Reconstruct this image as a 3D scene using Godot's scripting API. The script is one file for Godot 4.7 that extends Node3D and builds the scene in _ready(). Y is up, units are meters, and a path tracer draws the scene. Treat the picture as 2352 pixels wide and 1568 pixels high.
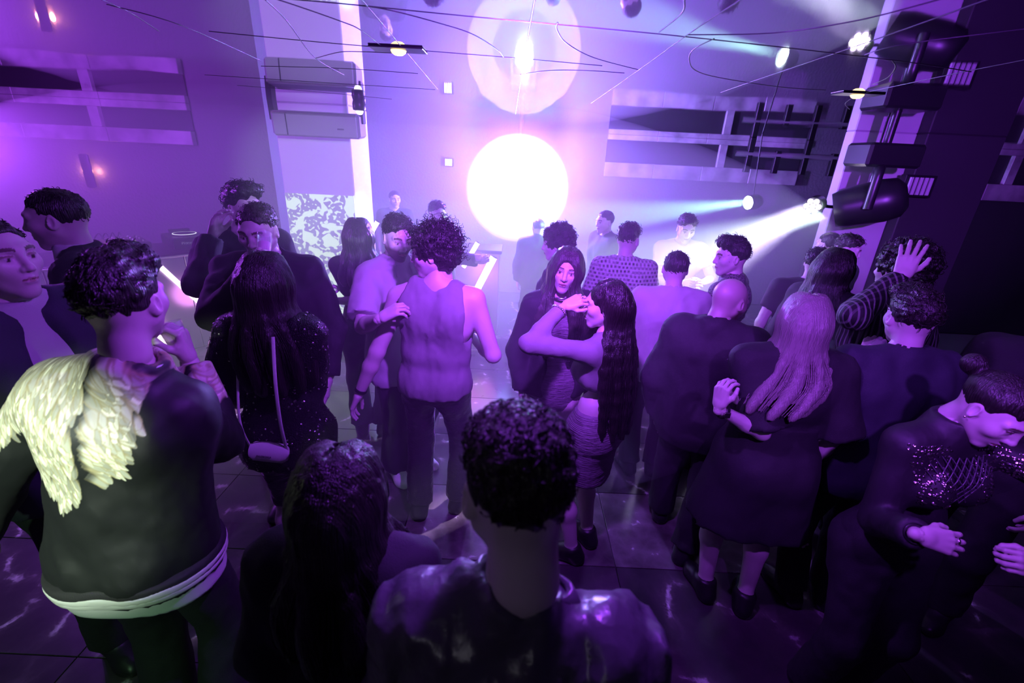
extends Node3D
# A night club: a crowd seen from above its heads, lit from behind through haze, under a mirror ceiling.

const UP := Vector3.UP
const CEIL := 2.45
var jobs: Array = []
var later: Array = []          # closures that turn finished jobs into nodes
var mats := {}
var tmpl := {}                 # heads, hands and short hair, built once each
var taken := {}
var rng := RandomNumberGenerator.new()

# ---------------------------------------------------------------- implicit surfaces, meshed as surface nets
class Job extends RefCounted:
	var typ := PackedByteArray()
	var sub := PackedByteArray()
	var A := PackedVector3Array()
	var BA := PackedVector3Array()
	var il := PackedFloat32Array()
	var ra := PackedFloat32Array()
	var dr := PackedFloat32Array()
	var kk := PackedFloat32Array()
	var pl := PackedInt32Array()
	var planes: Array[Plane] = []
	var inv: Array[Transform3D] = []
	var ir: Array[Vector3] = []
	var cell := 0.014
	var amp := 0.0
	var nscale := Vector3.ONE
	var noise: FastNoiseLite
	var cut: Array[Plane] = []
	var verts := PackedVector3Array()
	var norms := PackedVector3Array()
	var idx := PackedInt32Array()
	var lo := Vector3.ONE * 1e6
	var hi := -Vector3.ONE * 1e6

	func _put(t: int, a: Vector3, b: Vector3, r0: float, r1: float, k: float, p: int, s: bool, x: Transform3D, w: Vector3) -> void:
		typ.append(t)
		sub.append(1 if s else 0)
		A.append(a)
		BA.append(b - a)
		il.append(1.0 / maxf((b - a).length_squared(), 1e-9))
		ra.append(r0)
		dr.append(r1 - r0)
		kk.append(k)
		pl.append(p)
		inv.append(x)
		ir.append(w)

	func cap(a: Vector3, b: Vector3, r0: float, r1: float, k := 0.03, p := -1, s := false) -> void:
		_put(0, a, b, r0, r1, k, p, s, Transform3D(), Vector3.ONE)
		if not s:
			var m := maxf(r0, r1)
			lo = lo.min(a.min(b) - Vector3.ONE * m)
			hi = hi.max(a.max(b) + Vector3.ONE * m)

	func ell(c: Vector3, b: Basis, r: Vector3, k := 0.03, s := false, p := -1) -> void:
		var x := Transform3D(b, c).affine_inverse()
		_put(1, c, c, maxf(r.x, maxf(r.y, r.z)), 0.0, k, p, s, x, Vector3(1 / r.x, 1 / r.y, 1 / r.z))
		if not s:
			var m := maxf(r.x, maxf(r.y, r.z))
			lo = lo.min(c - Vector3.ONE * m)
			hi = hi.max(c + Vector3.ONE * m)

	func sph(c: Vector3, r: float, k := 0.03, s := false) -> void:
		cap(c, c, r, r, k, -1, s)

	func plane(at: Vector3, n: Vector3) -> int:      # keeps what lies behind the normal
		planes.append(Plane(n.normalized(), at))
		return planes.size() - 1

	func one(i: int, p: Vector3) -> float:
		var q: float
		if typ[i] == 0:
			var pa := p - A[i]
			var t := clampf(pa.dot(BA[i]) * il[i], 0.0, 1.0)
			q = (pa - BA[i] * t).length() - ra[i] - dr[i] * t
		else:
			var e := (inv[i] * p) * ir[i]
			var l := e.length()
			q = l * (l - 1.0) / maxf((e * ir[i]).length(), 1e-4)
		if pl[i] >= 0:
			q = maxf(q, planes[pl[i]].distance_to(p))
		return q

	func ev(p: Vector3, ids: PackedInt32Array) -> float:
		var d := 10.0
		for i in ids:
			var q: float
			if typ[i] == 0:
				var pa := p - A[i]
				var t := clampf(pa.dot(BA[i]) * il[i], 0.0, 1.0)
				q = (pa - BA[i] * t).length() - ra[i] - dr[i] * t
			else:
				var e := (inv[i] * p) * ir[i]
				var l := e.length()
				q = l * (l - 1.0) / maxf((e * ir[i]).length(), 1e-4)
			if pl[i] >= 0:
				q = maxf(q, planes[pl[i]].distance_to(p))
			var k := kk[i]
			if sub[i]:
				q = -q
				var h2 := maxf(k - absf(d - q), 0.0)
				d = maxf(d, q) + h2 * h2 / (4.0 * k)
			else:
				var h := maxf(k - absf(d - q), 0.0)
				d = minf(d, q) - h * h / (4.0 * k)
		if amp > 0.0:
			d += amp * noise.get_noise_3dv(p * nscale)
		for c in cut:
			d = maxf(d, c.distance_to(p))
		return d

	func run() -> void:
		var n := typ.size()
		if n == 0:
			return
		var pad := Vector3.ONE * (amp + cell * 2.0)
		lo -= pad
		hi += pad
		const B := 4
		var bx := int(ceil((hi.x - lo.x) / cell / B)) + 1
		var by := int(ceil((hi.y - lo.y) / cell / B)) + 1
		var bz := int(ceil((hi.z - lo.z) / cell / B)) + 1
		var nx := bx * B
		var ny := by * B
		var nz := bz * B
		var sy := nx
		var sz := nx * ny
		var v := PackedFloat32Array()
		v.resize(nx * ny * nz)
		v.fill(1.0)
		var vi := PackedInt32Array()
		vi.resize(nx * ny * nz)
		var hd := cell * B * 0.87
		var active := PackedVector3Array()
		var qs := PackedFloat32Array()
		qs.resize(n)
		for k in bz:
			for j in by:
				for i in bx:
					var c := lo + Vector3(i + 0.5, j + 0.5, k + 0.5) * (cell * B)
					var dm := 10.0
					for m in n:
						var q := one(m, c)
						qs[m] = q
						if not sub[m] and q < dm:
							dm = q
					if dm > hd * 1.5 + amp + 0.02:
						continue
					var ids := PackedInt32Array()
					for m in n:
						if sub[m]:
							if qs[m] < kk[m] + hd * 1.5:
								ids.append(m)
						elif qs[m] < dm + 2.2 * hd + kk[m]:
							ids.append(m)
					var d := ev(c, ids)
					if absf(d) < hd * 1.35 + amp * 1.3 + 0.004:
						active.append(Vector3(i, j, k))
						for zz in B:
							for yy in B:
								var o := (i * B) + (j * B + yy) * sy + (k * B + zz) * sz
								var p := lo + Vector3(i * B, j * B + yy, k * B + zz) * cell
								for xx in B:
									v[o + xx] = ev(p, ids)
									p.x += cell
					elif d < 0.0:
						for zz in B:
							for yy in B:
								var o := (i * B) + (j * B + yy) * sy + (k * B + zz) * sz
								for xx in B:
									v[o + xx] = -1.0
		# one vertex in every cell that the surface crosses
		for bl in active:
			var x0 := int(bl.x) * B
			var y0 := int(bl.y) * B
			var z0 := int(bl.z) * B
			for zz in B:
				var z := z0 + zz
				if z >= nz - 1:
					break
				for yy in B:
					var y := y0 + yy
					if y >= ny - 1:
						break
					for xx in B:
						var x := x0 + xx
						if x >= nx - 1:
							break
						var o := x + y * sy + z * sz
						var a0 := v[o]
						var a1 := v[o + 1]
						var a2 := v[o + sy]
						var a3 := v[o + sy + 1]
						var a4 := v[o + sz]
						var a5 := v[o + sz + 1]
						var a6 := v[o + sz + sy]
						var a7 := v[o + sz + sy + 1]
						var s := (1 if a0 < 0 else 0) + (1 if a1 < 0 else 0) + (1 if a2 < 0 else 0) + (1 if a3 < 0 else 0) + (1 if a4 < 0 else 0) + (1 if a5 < 0 else 0) + (1 if a6 < 0 else 0) + (1 if a7 < 0 else 0)
						if s == 0 or s == 8:
							continue
						var sum := Vector3.ZERO
						var cnt := 0
						if (a0 < 0) != (a1 < 0):
							sum += Vector3(a0 / (a0 - a1), 0, 0)
							cnt += 1
						if (a2 < 0) != (a3 < 0):
							sum += Vector3(a2 / (a2 - a3), 1, 0)
							cnt += 1
						if (a4 < 0) != (a5 < 0):
							sum += Vector3(a4 / (a4 - a5), 0, 1)
							cnt += 1
						if (a6 < 0) != (a7 < 0):
							sum += Vector3(a6 / (a6 - a7), 1, 1)
							cnt += 1
						if (a0 < 0) != (a2 < 0):
							sum += Vector3(0, a0 / (a0 - a2), 0)
							cnt += 1
						if (a1 < 0) != (a3 < 0):
							sum += Vector3(1, a1 / (a1 - a3), 0)
							cnt += 1
						if (a4 < 0) != (a6 < 0):
							sum += Vector3(0, a4 / (a4 - a6), 1)
							cnt += 1
						if (a5 < 0) != (a7 < 0):
							sum += Vector3(1, a5 / (a5 - a7), 1)
							cnt += 1
						if (a0 < 0) != (a4 < 0):
							sum += Vector3(0, 0, a0 / (a0 - a4))
							cnt += 1
						if (a1 < 0) != (a5 < 0):
							sum += Vector3(1, 0, a1 / (a1 - a5))
							cnt += 1
						if (a2 < 0) != (a6 < 0):
							sum += Vector3(0, 1, a2 / (a2 - a6))
							cnt += 1
						if (a3 < 0) != (a7 < 0):
							sum += Vector3(1, 1, a3 / (a3 - a7))
							cnt += 1
						verts.append(lo + (Vector3(x, y, z) + sum / cnt) * cell)
						vi[o] = verts.size()      # 1-based
		norms.resize(verts.size())
		for bl in active:
			var x0 := int(bl.x) * B
			var y0 := int(bl.y) * B
			var z0 := int(bl.z) * B
			for zz in B:
				var z := z0 + zz
				for yy in B:
					var y := y0 + yy
					for xx in B:
						var x := x0 + xx
						var o := x + y * sy + z * sz
						if vi[o] == 0 or x < 1 or y < 1 or z < 1:
							continue
						var in0 := v[o] < 0
						if in0 != (v[o + 1] < 0):
							_quad(vi[o], vi[o - sy], vi[o - sy - sz], vi[o - sz], in0)
						if in0 != (v[o + sy] < 0):
							_quad(vi[o], vi[o - sz], vi[o - sz - 1], vi[o - 1], in0)
						if in0 != (v[o + sz] < 0):
							_quad(vi[o], vi[o - 1], vi[o - 1 - sy], vi[o - sy], in0)
		for i in norms.size():
			norms[i] = norms[i].normalized()

	func _quad(a: int, b: int, c: int, d: int, flip: bool) -> void:
		if a == 0 or b == 0 or c == 0 or d == 0:
			return
		a -= 1
		b -= 1
		c -= 1
		d -= 1
		var nn := (verts[c] - verts[a]).cross(verts[d] - verts[b])
		if not flip:
			nn = -nn
			var t := b
			b = d
			d = t
		norms[a] += nn
		norms[b] += nn
		norms[c] += nn
		norms[d] += nn
		# clockwise seen from outside
		idx.append_array([a, c, b, a, d, c])


func job(cell: float, amp := 0.0, freq := 8.0, stretch := Vector3.ONE, seed_ := 1) -> Job:
	var j := Job.new()
	j.cell = cell
	j.amp = amp
	if amp > 0.0:
		var n := FastNoiseLite.new()
		n.noise_type = FastNoiseLite.TYPE_SIMPLEX_SMOOTH
		n.frequency = freq
		n.fractal_octaves = 3
		n.seed = seed_
		j.noise = n
		j.nscale = stretch
	jobs.append(j)
	return j


func run_jobs() -> void:
	var task := WorkerThreadPool.add_group_task(func(i): jobs[i].run(), jobs.size(), -1, true)
	WorkerThreadPool.wait_for_group_task_completion(task)

# ---------------------------------------------------------------- meshes
class Mesher extends RefCounted:
	var v := PackedVector3Array()
	var n := PackedVector3Array()
	var uv := PackedVector2Array()
	var c := PackedColorArray()
	var i := PackedInt32Array()

	func add(verts: PackedVector3Array, norms: PackedVector3Array, idx: PackedInt32Array, x := Transform3D(), cols := PackedColorArray()) -> void:
		var base := v.size()
		v.append_array(x * verts)
		var nb := Transform3D(x.basis.inverse().transposed(), Vector3.ZERO)
		n.append_array(nb * norms)
		if cols.size() == verts.size():
			c.append_array(cols)
		else:
			var w := PackedColorArray()
			w.resize(verts.size())
			w.fill(Color.WHITE)
			c.append_array(w)
		var flip := x.basis.determinant() < 0
		var at := i.size()
		i.resize(at + idx.size())
		for t in range(0, idx.size(), 3):
			i[at + t] = base + idx[t]
			i[at + t + 1] = base + idx[t + (2 if flip else 1)]
			i[at + t + 2] = base + idx[t + (1 if flip else 2)]

	func tube(path: PackedVector3Array, r: PackedFloat32Array, sides := 6, flat := 1.0, side_hint := Vector3.ZERO) -> void:
		var base := v.size()
		var m := path.size()
		var prev := Vector3.ZERO
		for k in m:
			var t := (path[mini(k + 1, m - 1)] - path[maxi(k - 1, 0)]).normalized()
			var s: Vector3
			if side_hint != Vector3.ZERO:
				s = side_hint - t * side_hint.dot(t)
			elif k == 0:
				s = t.cross(UP if absf(t.y) < 0.9 else Vector3.RIGHT)
			else:
				s = prev - t * prev.dot(t)
			s = s.normalized()
			prev = s
			var u := t.cross(s)
			for a in sides:
				var th := TAU * a / sides
				var o := s * cos(th) + u * sin(th) * flat
				v.append(path[k] + o * r[k])
				n.append((s * cos(th) * flat + u * sin(th)).normalized())
				uv.append(Vector2(float(a) / sides, float(k) / m))
				c.append(Color.WHITE)
		for k in m - 1:
			for a in sides:
				var p := base + k * sides + a
				var q := base + k * sides + (a + 1) % sides
				i.append_array([p, q + sides, q, p, p + sides, q + sides])
		for e in 2:
			var o := base + (m - 1) * sides * e
			for a in range(1, sides - 1):
				if e == 0:
					i.append_array([o, o + a, o + a + 1])
				else:
					i.append_array([o, o + a + 1, o + a])

	func box(x: Transform3D, s: Vector3, bevel := 0.0) -> void:
		var b := minf(bevel, minf(s.x, minf(s.y, s.z)) * 0.45)
		var h := s * 0.5
		var st := SurfaceTool.new()
		if b <= 0.0:
			for ax in 3:
				for sg in [-1.0, 1.0]:
					var nn := Vector3.ZERO
					nn[ax] = sg
					var p := Vector3.ZERO
					p[(ax + 1) % 3] = 1
					var q := Vector3.ZERO
					q[(ax + 2) % 3] = 1
					var f := v.size()
					for cc in [Vector2(-1, -1), Vector2(1, -1), Vector2(1, 1), Vector2(-1, 1)]:
						v.append(x * ((nn + p * cc.x + q * cc.y) * h))
						n.append((x.basis * nn).normalized())
						uv.append(cc * 0.5 + Vector2(0.5, 0.5))
						c.append(Color.WHITE)
					i.append_array([f, f + 2, f + 1, f, f + 3, f + 2] if sg > 0 else [f, f + 1, f + 2, f, f + 2, f + 3])
			return
		# bevelled: 24 corners, faces, edges and corner triangles through a convex hull walk
		var id := {}
		for sx in [-1, 1]:
			for sy in [-1, 1]:
				for sz in [-1, 1]:
					for ax in 3:
						var p := Vector3(sx, sy, sz) * (h - Vector3.ONE * b)
						p[ax] += [sx, sy, sz][ax] * b
						id[[sx, sy, sz, ax]] = p
		var tri := func(p: Vector3, q: Vector3, r: Vector3) -> void:
			var nn := (q - p).cross(r - p)
			if nn.dot(p + q + r) < 0:
				var t := q
				q = r
				r = t
				nn = -nn
			var f := v.size()
			for w in [p, q, r]:
				v.append(x * w)
				n.append((x.basis * nn).normalized())
				uv.append(Vector2(w.x, w.y))
				c.append(Color.WHITE)
			i.append_array([f, f + 2, f + 1])
		for ax in 3:
			var a1 := (ax + 1) % 3
			var a2 := (ax + 2) % 3
			for sg in [-1, 1]:
				var q := []
				for cc in [[-1, -1], [1, -1], [1, 1], [-1, 1]]:
					var k := [0, 0, 0]
					k[ax] = sg
					k[a1] = cc[0]
					k[a2] = cc[1]
					q.append(id[[k[0], k[1], k[2], ax]])
				tri.call(q[0], q[1], q[2])
				tri.call(q[0], q[2], q[3])
			for s1 in [-1, 1]:
				for s2 in [-1, 1]:
					var e := []
					for s0 in [-1, 1]:
						var k := [0, 0, 0]
						k[ax] = s0
						k[a1] = s1
						k[a2] = s2
						e.append(id[[k[0], k[1], k[2], a1]])
						e.append(id[[k[0], k[1], k[2], a2]])
					tri.call(e[0], e[1], e[3])
					tri.call(e[0], e[3], e[2])
		for sx in [-1, 1]:
			for sy in [-1, 1]:
				for sz in [-1, 1]:
					tri.call(id[[sx, sy, sz, 0]], id[[sx, sy, sz, 1]], id[[sx, sy, sz, 2]])

	func lathe(x: Transform3D, prof: Array, sides := 24) -> void:   # Vector2(radius, height) from bottom to top, round y
		var base := v.size()
		var m := prof.size()
		for k in m:
			var t: Vector2 = (prof[mini(k + 1, m - 1)] - prof[maxi(k - 1, 0)]).normalized()
			for a in sides + 1:
				var th := TAU * a / sides
				v.append(x * Vector3(prof[k].x * cos(th), prof[k].y, prof[k].x * sin(th)))
				n.append((x.basis * Vector3(t.y * cos(th), -t.x, t.y * sin(th))).normalized())
				uv.append(Vector2(float(a) / sides, float(k) / (m - 1)))
				c.append(Color.WHITE)
		for k in m - 1:
			for a in sides:
				var p := base + k * (sides + 1) + a
				i.append_array([p, p + 1, p + sides + 2, p, p + sides + 2, p + sides + 1])

	func mesh(with_color := false) -> ArrayMesh:
		var arr := []
		arr.resize(Mesh.ARRAY_MAX)
		arr[Mesh.ARRAY_VERTEX] = v
		arr[Mesh.ARRAY_NORMAL] = n
		if uv.size() == v.size():
			arr[Mesh.ARRAY_TEX_UV] = uv
		if with_color:
			arr[Mesh.ARRAY_COLOR] = c
		arr[Mesh.ARRAY_INDEX] = i
		var am := ArrayMesh.new()
		if v.size():
			am.add_surface_from_arrays(Mesh.PRIMITIVE_TRIANGLES, arr)
		return am


func M() -> Mesher:
	return Mesher.new()


func at(p: Vector3, b := Basis()) -> Transform3D:
	return Transform3D(b, p)


func path(pts: Array, per := 6) -> PackedVector3Array:   # a smooth line through points
	var cv := Curve3D.new()
	cv.bake_interval = 0.02
	for k in pts.size():
		var t: Vector3 = (pts[mini(k + 1, pts.size() - 1)] - pts[maxi(k - 1, 0)]) / 6.0
		cv.add_point(pts[k], -t, t)
	var out := PackedVector3Array()
	for k in pts.size() - 1:
		for s in per:
			out.append(cv.sample(k, float(s) / per))
	out.append(pts[-1])
	return out


func radii(n: int, r: float, r1 := -1.0) -> PackedFloat32Array:
	var out := PackedFloat32Array()
	for k in n:
		out.append(r if r1 < 0 else lerpf(r, r1, float(k) / maxi(n - 1, 1)))
	return out

# ---------------------------------------------------------------- nodes
func numbered(called: String) -> String:
	var k: int = taken.get(called, 0)
	taken[called] = k + 1
	return called if k == 0 else "%s_%03d" % [called, k]


func put(called: String, mesh: Mesh, mat: Material, parent: Node = self, where := Transform3D()) -> MeshInstance3D:
	var o := MeshInstance3D.new()
	o.mesh = mesh
	o.material_override = mat
	o.transform = where
	if parent == self:
		o.name = numbered(called)
	else:
		var k := 0
		var nm := called
		while parent.has_node(nm):
			k += 1
			nm = "%s_%03d" % [called, k]
		o.name = nm
	parent.add_child(o, true)
	return o


func tag(o: Node, label: String, category: String, group := "") -> Node:
	o.set_meta("label", label)
	o.set_meta("category", category)
	if group:
		o.set_meta("group", group)
	return o


func thing(called: String, label: String, category: String, where := Transform3D(), group := "") -> Node3D:
	var o := Node3D.new()
	o.name = numbered(called)
	add_child(o, true)
	o.transform = where
	tag(o, label, category, group)
	return o


func struct(called: String, mesh: Mesh, mat: Material, label := "", where := Transform3D()) -> MeshInstance3D:
	var o := put(called, mesh, mat, self, where)
	o.set_meta("kind", "structure")
	if label:
		o.set_meta("label", label)
	return o

# ---------------------------------------------------------------- materials
func lin(r: float, g: float, b: float) -> Color:
	return Color(r, g, b).linear_to_srgb()


func noise_tex(freq: float, ramp: Gradient = null, ridged := false, size := 512, seed_ := 3, warp := 0.0, octaves := 4) -> NoiseTexture2D:
	var n := FastNoiseLite.new()
	n.frequency = freq
	n.seed = seed_
	n.fractal_octaves = octaves
	n.noise_type = FastNoiseLite.TYPE_SIMPLEX_SMOOTH
	n.fractal_type = FastNoiseLite.FRACTAL_RIDGED if ridged else FastNoiseLite.FRACTAL_FBM
	if warp > 0:
		n.domain_warp_enabled = true
		n.domain_warp_amplitude = warp
		n.domain_warp_frequency = freq * 0.6
	var t := NoiseTexture2D.new()
	t.width = size
	t.height = size
	t.seamless = true
	t.noise = n
	if ramp:
		t.color_ramp = ramp
	return t


func gradient(stops: Array) -> Gradient:
	var g := Gradient.new()
	var o := PackedFloat32Array()
	var c := PackedColorArray()
	for s in stops:
		o.append(s[0])
		c.append(s[1])
	g.offsets = o
	g.colors = c
	return g


func mat(key: String, color: Color, rough := 0.7, metal := 0.0, tex := "", tex_scale := Vector3.ONE, depth := 0.0) -> StandardMaterial3D:
	if mats.has(key):
		return mats[key]
	var m := StandardMaterial3D.new()
	m.resource_name = key
	m.albedo_color = color
	m.roughness = rough
	m.metallic = metal
	if tex:
		m.uv1_triplanar = true
		m.uv1_scale = tex_scale
		m.heightmap_enabled = true
		m.heightmap_texture = mats["tex_" + tex]
		m.heightmap_scale = depth
	mats[key] = m
	return m


func glow(key: String, color: Color, energy: float) -> StandardMaterial3D:
	if mats.has(key):
		return mats[key]
	var m := StandardMaterial3D.new()
	m.resource_name = key
	m.albedo_color = Color(0.1, 0.1, 0.1)
	m.emission_enabled = true
	m.emission = color
	m.emission_energy_multiplier = energy
	mats[key] = m
	return m


func omni(called: String, p: Vector3, color: Color, energy: float, size := 0.05) -> OmniLight3D:
	var l := OmniLight3D.new()
	l.name = called
	l.position = p
	l.light_color = color
	l.light_energy = energy
	l.light_size = size
	l.omni_range = 30.0
	l.omni_attenuation = 2.0
	l.shadow_enabled = true
	add_child(l, true)
	return l


func spot(called: String, p: Vector3, to: Vector3, color: Color, energy: float, angle: float, soft := 0.3, size := 0.03) -> SpotLight3D:
	var l := SpotLight3D.new()
	l.name = called
	l.light_color = color
	l.light_energy = energy
	l.light_size = size
	l.spot_range = 30.0
	l.spot_attenuation = 2.0
	l.spot_angle = angle
	l.spot_angle_attenuation = soft
	l.shadow_enabled = true
	add_child(l, true)
	l.look_at_from_position(p, to, UP if absf((to - p).normalized().y) < 0.95 else Vector3.RIGHT)
	return l

# ---------------------------------------------------------------- people: templates
func head_job(fem: bool) -> Job:
	var j := job(0.0036)
	var w := 0.93 if fem else 1.0
	j.ell(Vector3(0, 0.028, -0.016), Basis(), Vector3(0.0755 * w, 0.086, 0.097), 0.02)
	j.ell(Vector3(0, -0.02, 0.026), Basis(), Vector3(0.063 * w, 0.086, 0.064), 0.03)
	var jw := 0.041 if fem else 0.05
	for s in [-1.0, 1.0]:
		j.cap(Vector3(s * jw, -0.045, 0.005), Vector3(s * 0.012, -0.096, 0.062), 0.02, 0.016, 0.025)
		j.sph(Vector3(s * 0.041 * w, -0.016, 0.058), 0.021, 0.03)
		j.cap(Vector3(s * 0.012, 0.03, 0.084), Vector3(s * 0.047, 0.028, 0.068), 0.009 if fem else 0.0115, 0.009, 0.016)
	j.sph(Vector3(0, -0.095, 0.064), 0.017 if fem else 0.02, 0.02)
	j.ell(Vector3(0, -0.052, 0.068), Basis(), Vector3(0.03, 0.03, 0.024), 0.02)
	for s in [-1.0, 1.0]:
		j.ell(Vector3(s * 0.032, 0.006, 0.094), Basis(), Vector3(0.019, 0.0125, 0.016), 0.014, true)
		j.sph(Vector3(s * 0.0315, 0.005, 0.0745), 0.0125, 0.003)
		j.cap(Vector3(s * 0.021, 0.0105, 0.0855), Vector3(s * 0.043, 0.0095, 0.0795), 0.0036, 0.0036, 0.005)
		j.cap(Vector3(s * 0.022, -0.003, 0.084), Vector3(s * 0.042, -0.0025, 0.079), 0.0028, 0.0028, 0.006)
	j.cap(Vector3(0, 0.022, 0.086), Vector3(0, -0.022, 0.104), 0.0075, 0.0105, 0.012)
	j.sph(Vector3(0, -0.025, 0.105), 0.0115, 0.006)
	for s in [-1.0, 1.0]:
		j.sph(Vector3(s * 0.012, -0.029, 0.095), 0.0082, 0.006)
		j.sph(Vector3(s * 0.007, -0.0365, 0.1), 0.0036, 0.004, true)
	var lf := 1.25 if fem else 1.0
	j.cap(Vector3(-0.021, -0.0565, 0.0845), Vector3(0, -0.053, 0.0925), 0.0035, 0.0058 * lf, 0.005)
	j.cap(Vector3(0.021, -0.0565, 0.0845), Vector3(0, -0.053, 0.0925), 0.0035, 0.0058 * lf, 0.005)
	j.cap(Vector3(-0.017, -0.0615, 0.085), Vector3(0.017, -0.0615, 0.085), 0.0035, 0.0035, 0.004)
	j.cap(Vector3(-0.01, -0.0645, 0.0895), Vector3(0.01, -0.0645, 0.0895), 0.006 * lf, 0.006 * lf, 0.006)
	j.cap(Vector3(-0.021, -0.0592, 0.09), Vector3(0, -0.0588, 0.101), 0.0016, 0.0022, 0.003, -1, true)
	j.cap(Vector3(0.021, -0.0592, 0.09), Vector3(0, -0.0588, 0.101), 0.0016, 0.0022, 0.003, -1, true)
	for s in [-1.0, 1.0]:
		var b := Basis(UP, s * 0.45) * Basis(Vector3.RIGHT, -0.2)
		j.ell(Vector3(s * 0.076 * w, -0.004, -0.008), b, Vector3(0.009, 0.031, 0.019), 0.008)
		j.ell(Vector3(s * 0.086 * w, -0.002, -0.003), b, Vector3(0.008, 0.02, 0.0105), 0.004, true)
		j.cap(Vector3(s * 0.075 * w, -0.012, 0.006), Vector3(s * 0.077 * w, -0.007, 0.007), 0.005, 0.004, 0.005)
	j.cap(Vector3(0, -0.04, -0.03), Vector3(0, -0.13, -0.035), 0.05 if not fem else 0.044, 0.052 if not fem else 0.044, 0.03)
	return j


func head_colors(j: Job, fem: bool, beard: float) -> PackedColorArray:
	var c := PackedColorArray()
	c.resize(j.verts.size())
	for k in j.verts.size():
		var p := j.verts[k]
		var q := Vector3(absf(p.x), p.y, p.z)
		var col := Color.WHITE
		if p.z > 0.05:
			var e := q - Vector3(0.0315, 0.005, 0.087)
			if e.length() < 0.012 and absf(e.y) < 0.0055:
				col = Color(0.9, 0.9, 0.95) if absf(e.x) > 0.0052 else Color(0.06, 0.04, 0.04)
			elif absf(q.y - 0.012) < 0.0035 and absf(q.x - 0.032) < 0.014:
				col = Color(0.12, 0.08, 0.08) if fem else Color(0.4, 0.32, 0.3)
			var by := 0.029 + 0.004 * (1.0 - absf(q.x - 0.03) / 0.02)
			if absf(q.y - by) < (0.0035 if fem else 0.005) and absf(q.x - 0.032) < 0.02:
				col = Color(0.15, 0.1, 0.09)
			var ly := absf(p.y + 0.0592)
			if p.z > 0.083 and q.x < 0.022 and ly < (0.0105 if fem else 0.008) * (1.0 - q.x / 0.03):
				col = Color(0.5, 0.3, 0.34) if fem else Color(0.7, 0.5, 0.5)
				if ly < 0.0016:
					col = Color(0.2, 0.06, 0.07)
		if beard > 0.0 and col == Color.WHITE:
			var below := smoothstep(-0.02, -0.045, p.y) * smoothstep(-0.02, 0.01, p.z) * smoothstep(-0.125, -0.1, p.y)
			if q.x < 0.02 and p.y > -0.048:
				below *= 0.7 if p.y < -0.04 else 0.0
			col = Color.WHITE.lerp(Color(0.12, 0.08, 0.07), below * beard)
		c[k] = col
	return c


# right hand: wrist at the origin, fingers to +y, palm to +z, thumb to +x
func hand_job(curl: Array, spread: float, thumb: Array) -> Job:
	var j := job(0.0032)
	var palm := [Vector3(-0.031, 0.078, 0), Vector3(-0.011, 0.086, -0.003), Vector3(0.011, 0.087, -0.003), Vector3(0.031, 0.082, 0)]
	for k in 4:
		j.cap(Vector3((k - 1.5) * 0.0125, 0.01, 0), palm[k], 0.0165, 0.0115, 0.012)
	j.cap(Vector3(0, -0.025, 0), Vector3(0, 0.012, 0), 0.021, 0.02, 0.015)
	j.cap(Vector3(0.02, 0.02, 0.006), Vector3(0.033, 0.045, 0.012), 0.016, 0.013, 0.012)
	var len_ := [0.062, 0.078, 0.082, 0.074]
	for k in 4:
		var p: Vector3 = palm[k]
		var yaw := (k - 1.5) * spread
		var a := 0.0
		var r := 0.0098 if k > 0 else 0.0088
		for s in 3:
			a += curl[s]
			var d := Vector3(sin(yaw) * cos(a), cos(yaw) * cos(a), sin(a))
			var q: Vector3 = p + d * float(len_[k]) * [0.48, 0.3, 0.22][s]
			j.cap(p, q, r, r - 0.001, 0.0035)
			p = q
			r -= 0.0009
	var tp := Vector3(0.028, 0.028, 0.01)
	for s in 3:
		var q: Vector3 = tp + thumb[s]
		j.cap(tp, q, 0.0125 - s * 0.0015, 0.011 - s * 0.0012, 0.005)
		tp = q
	return j


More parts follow.
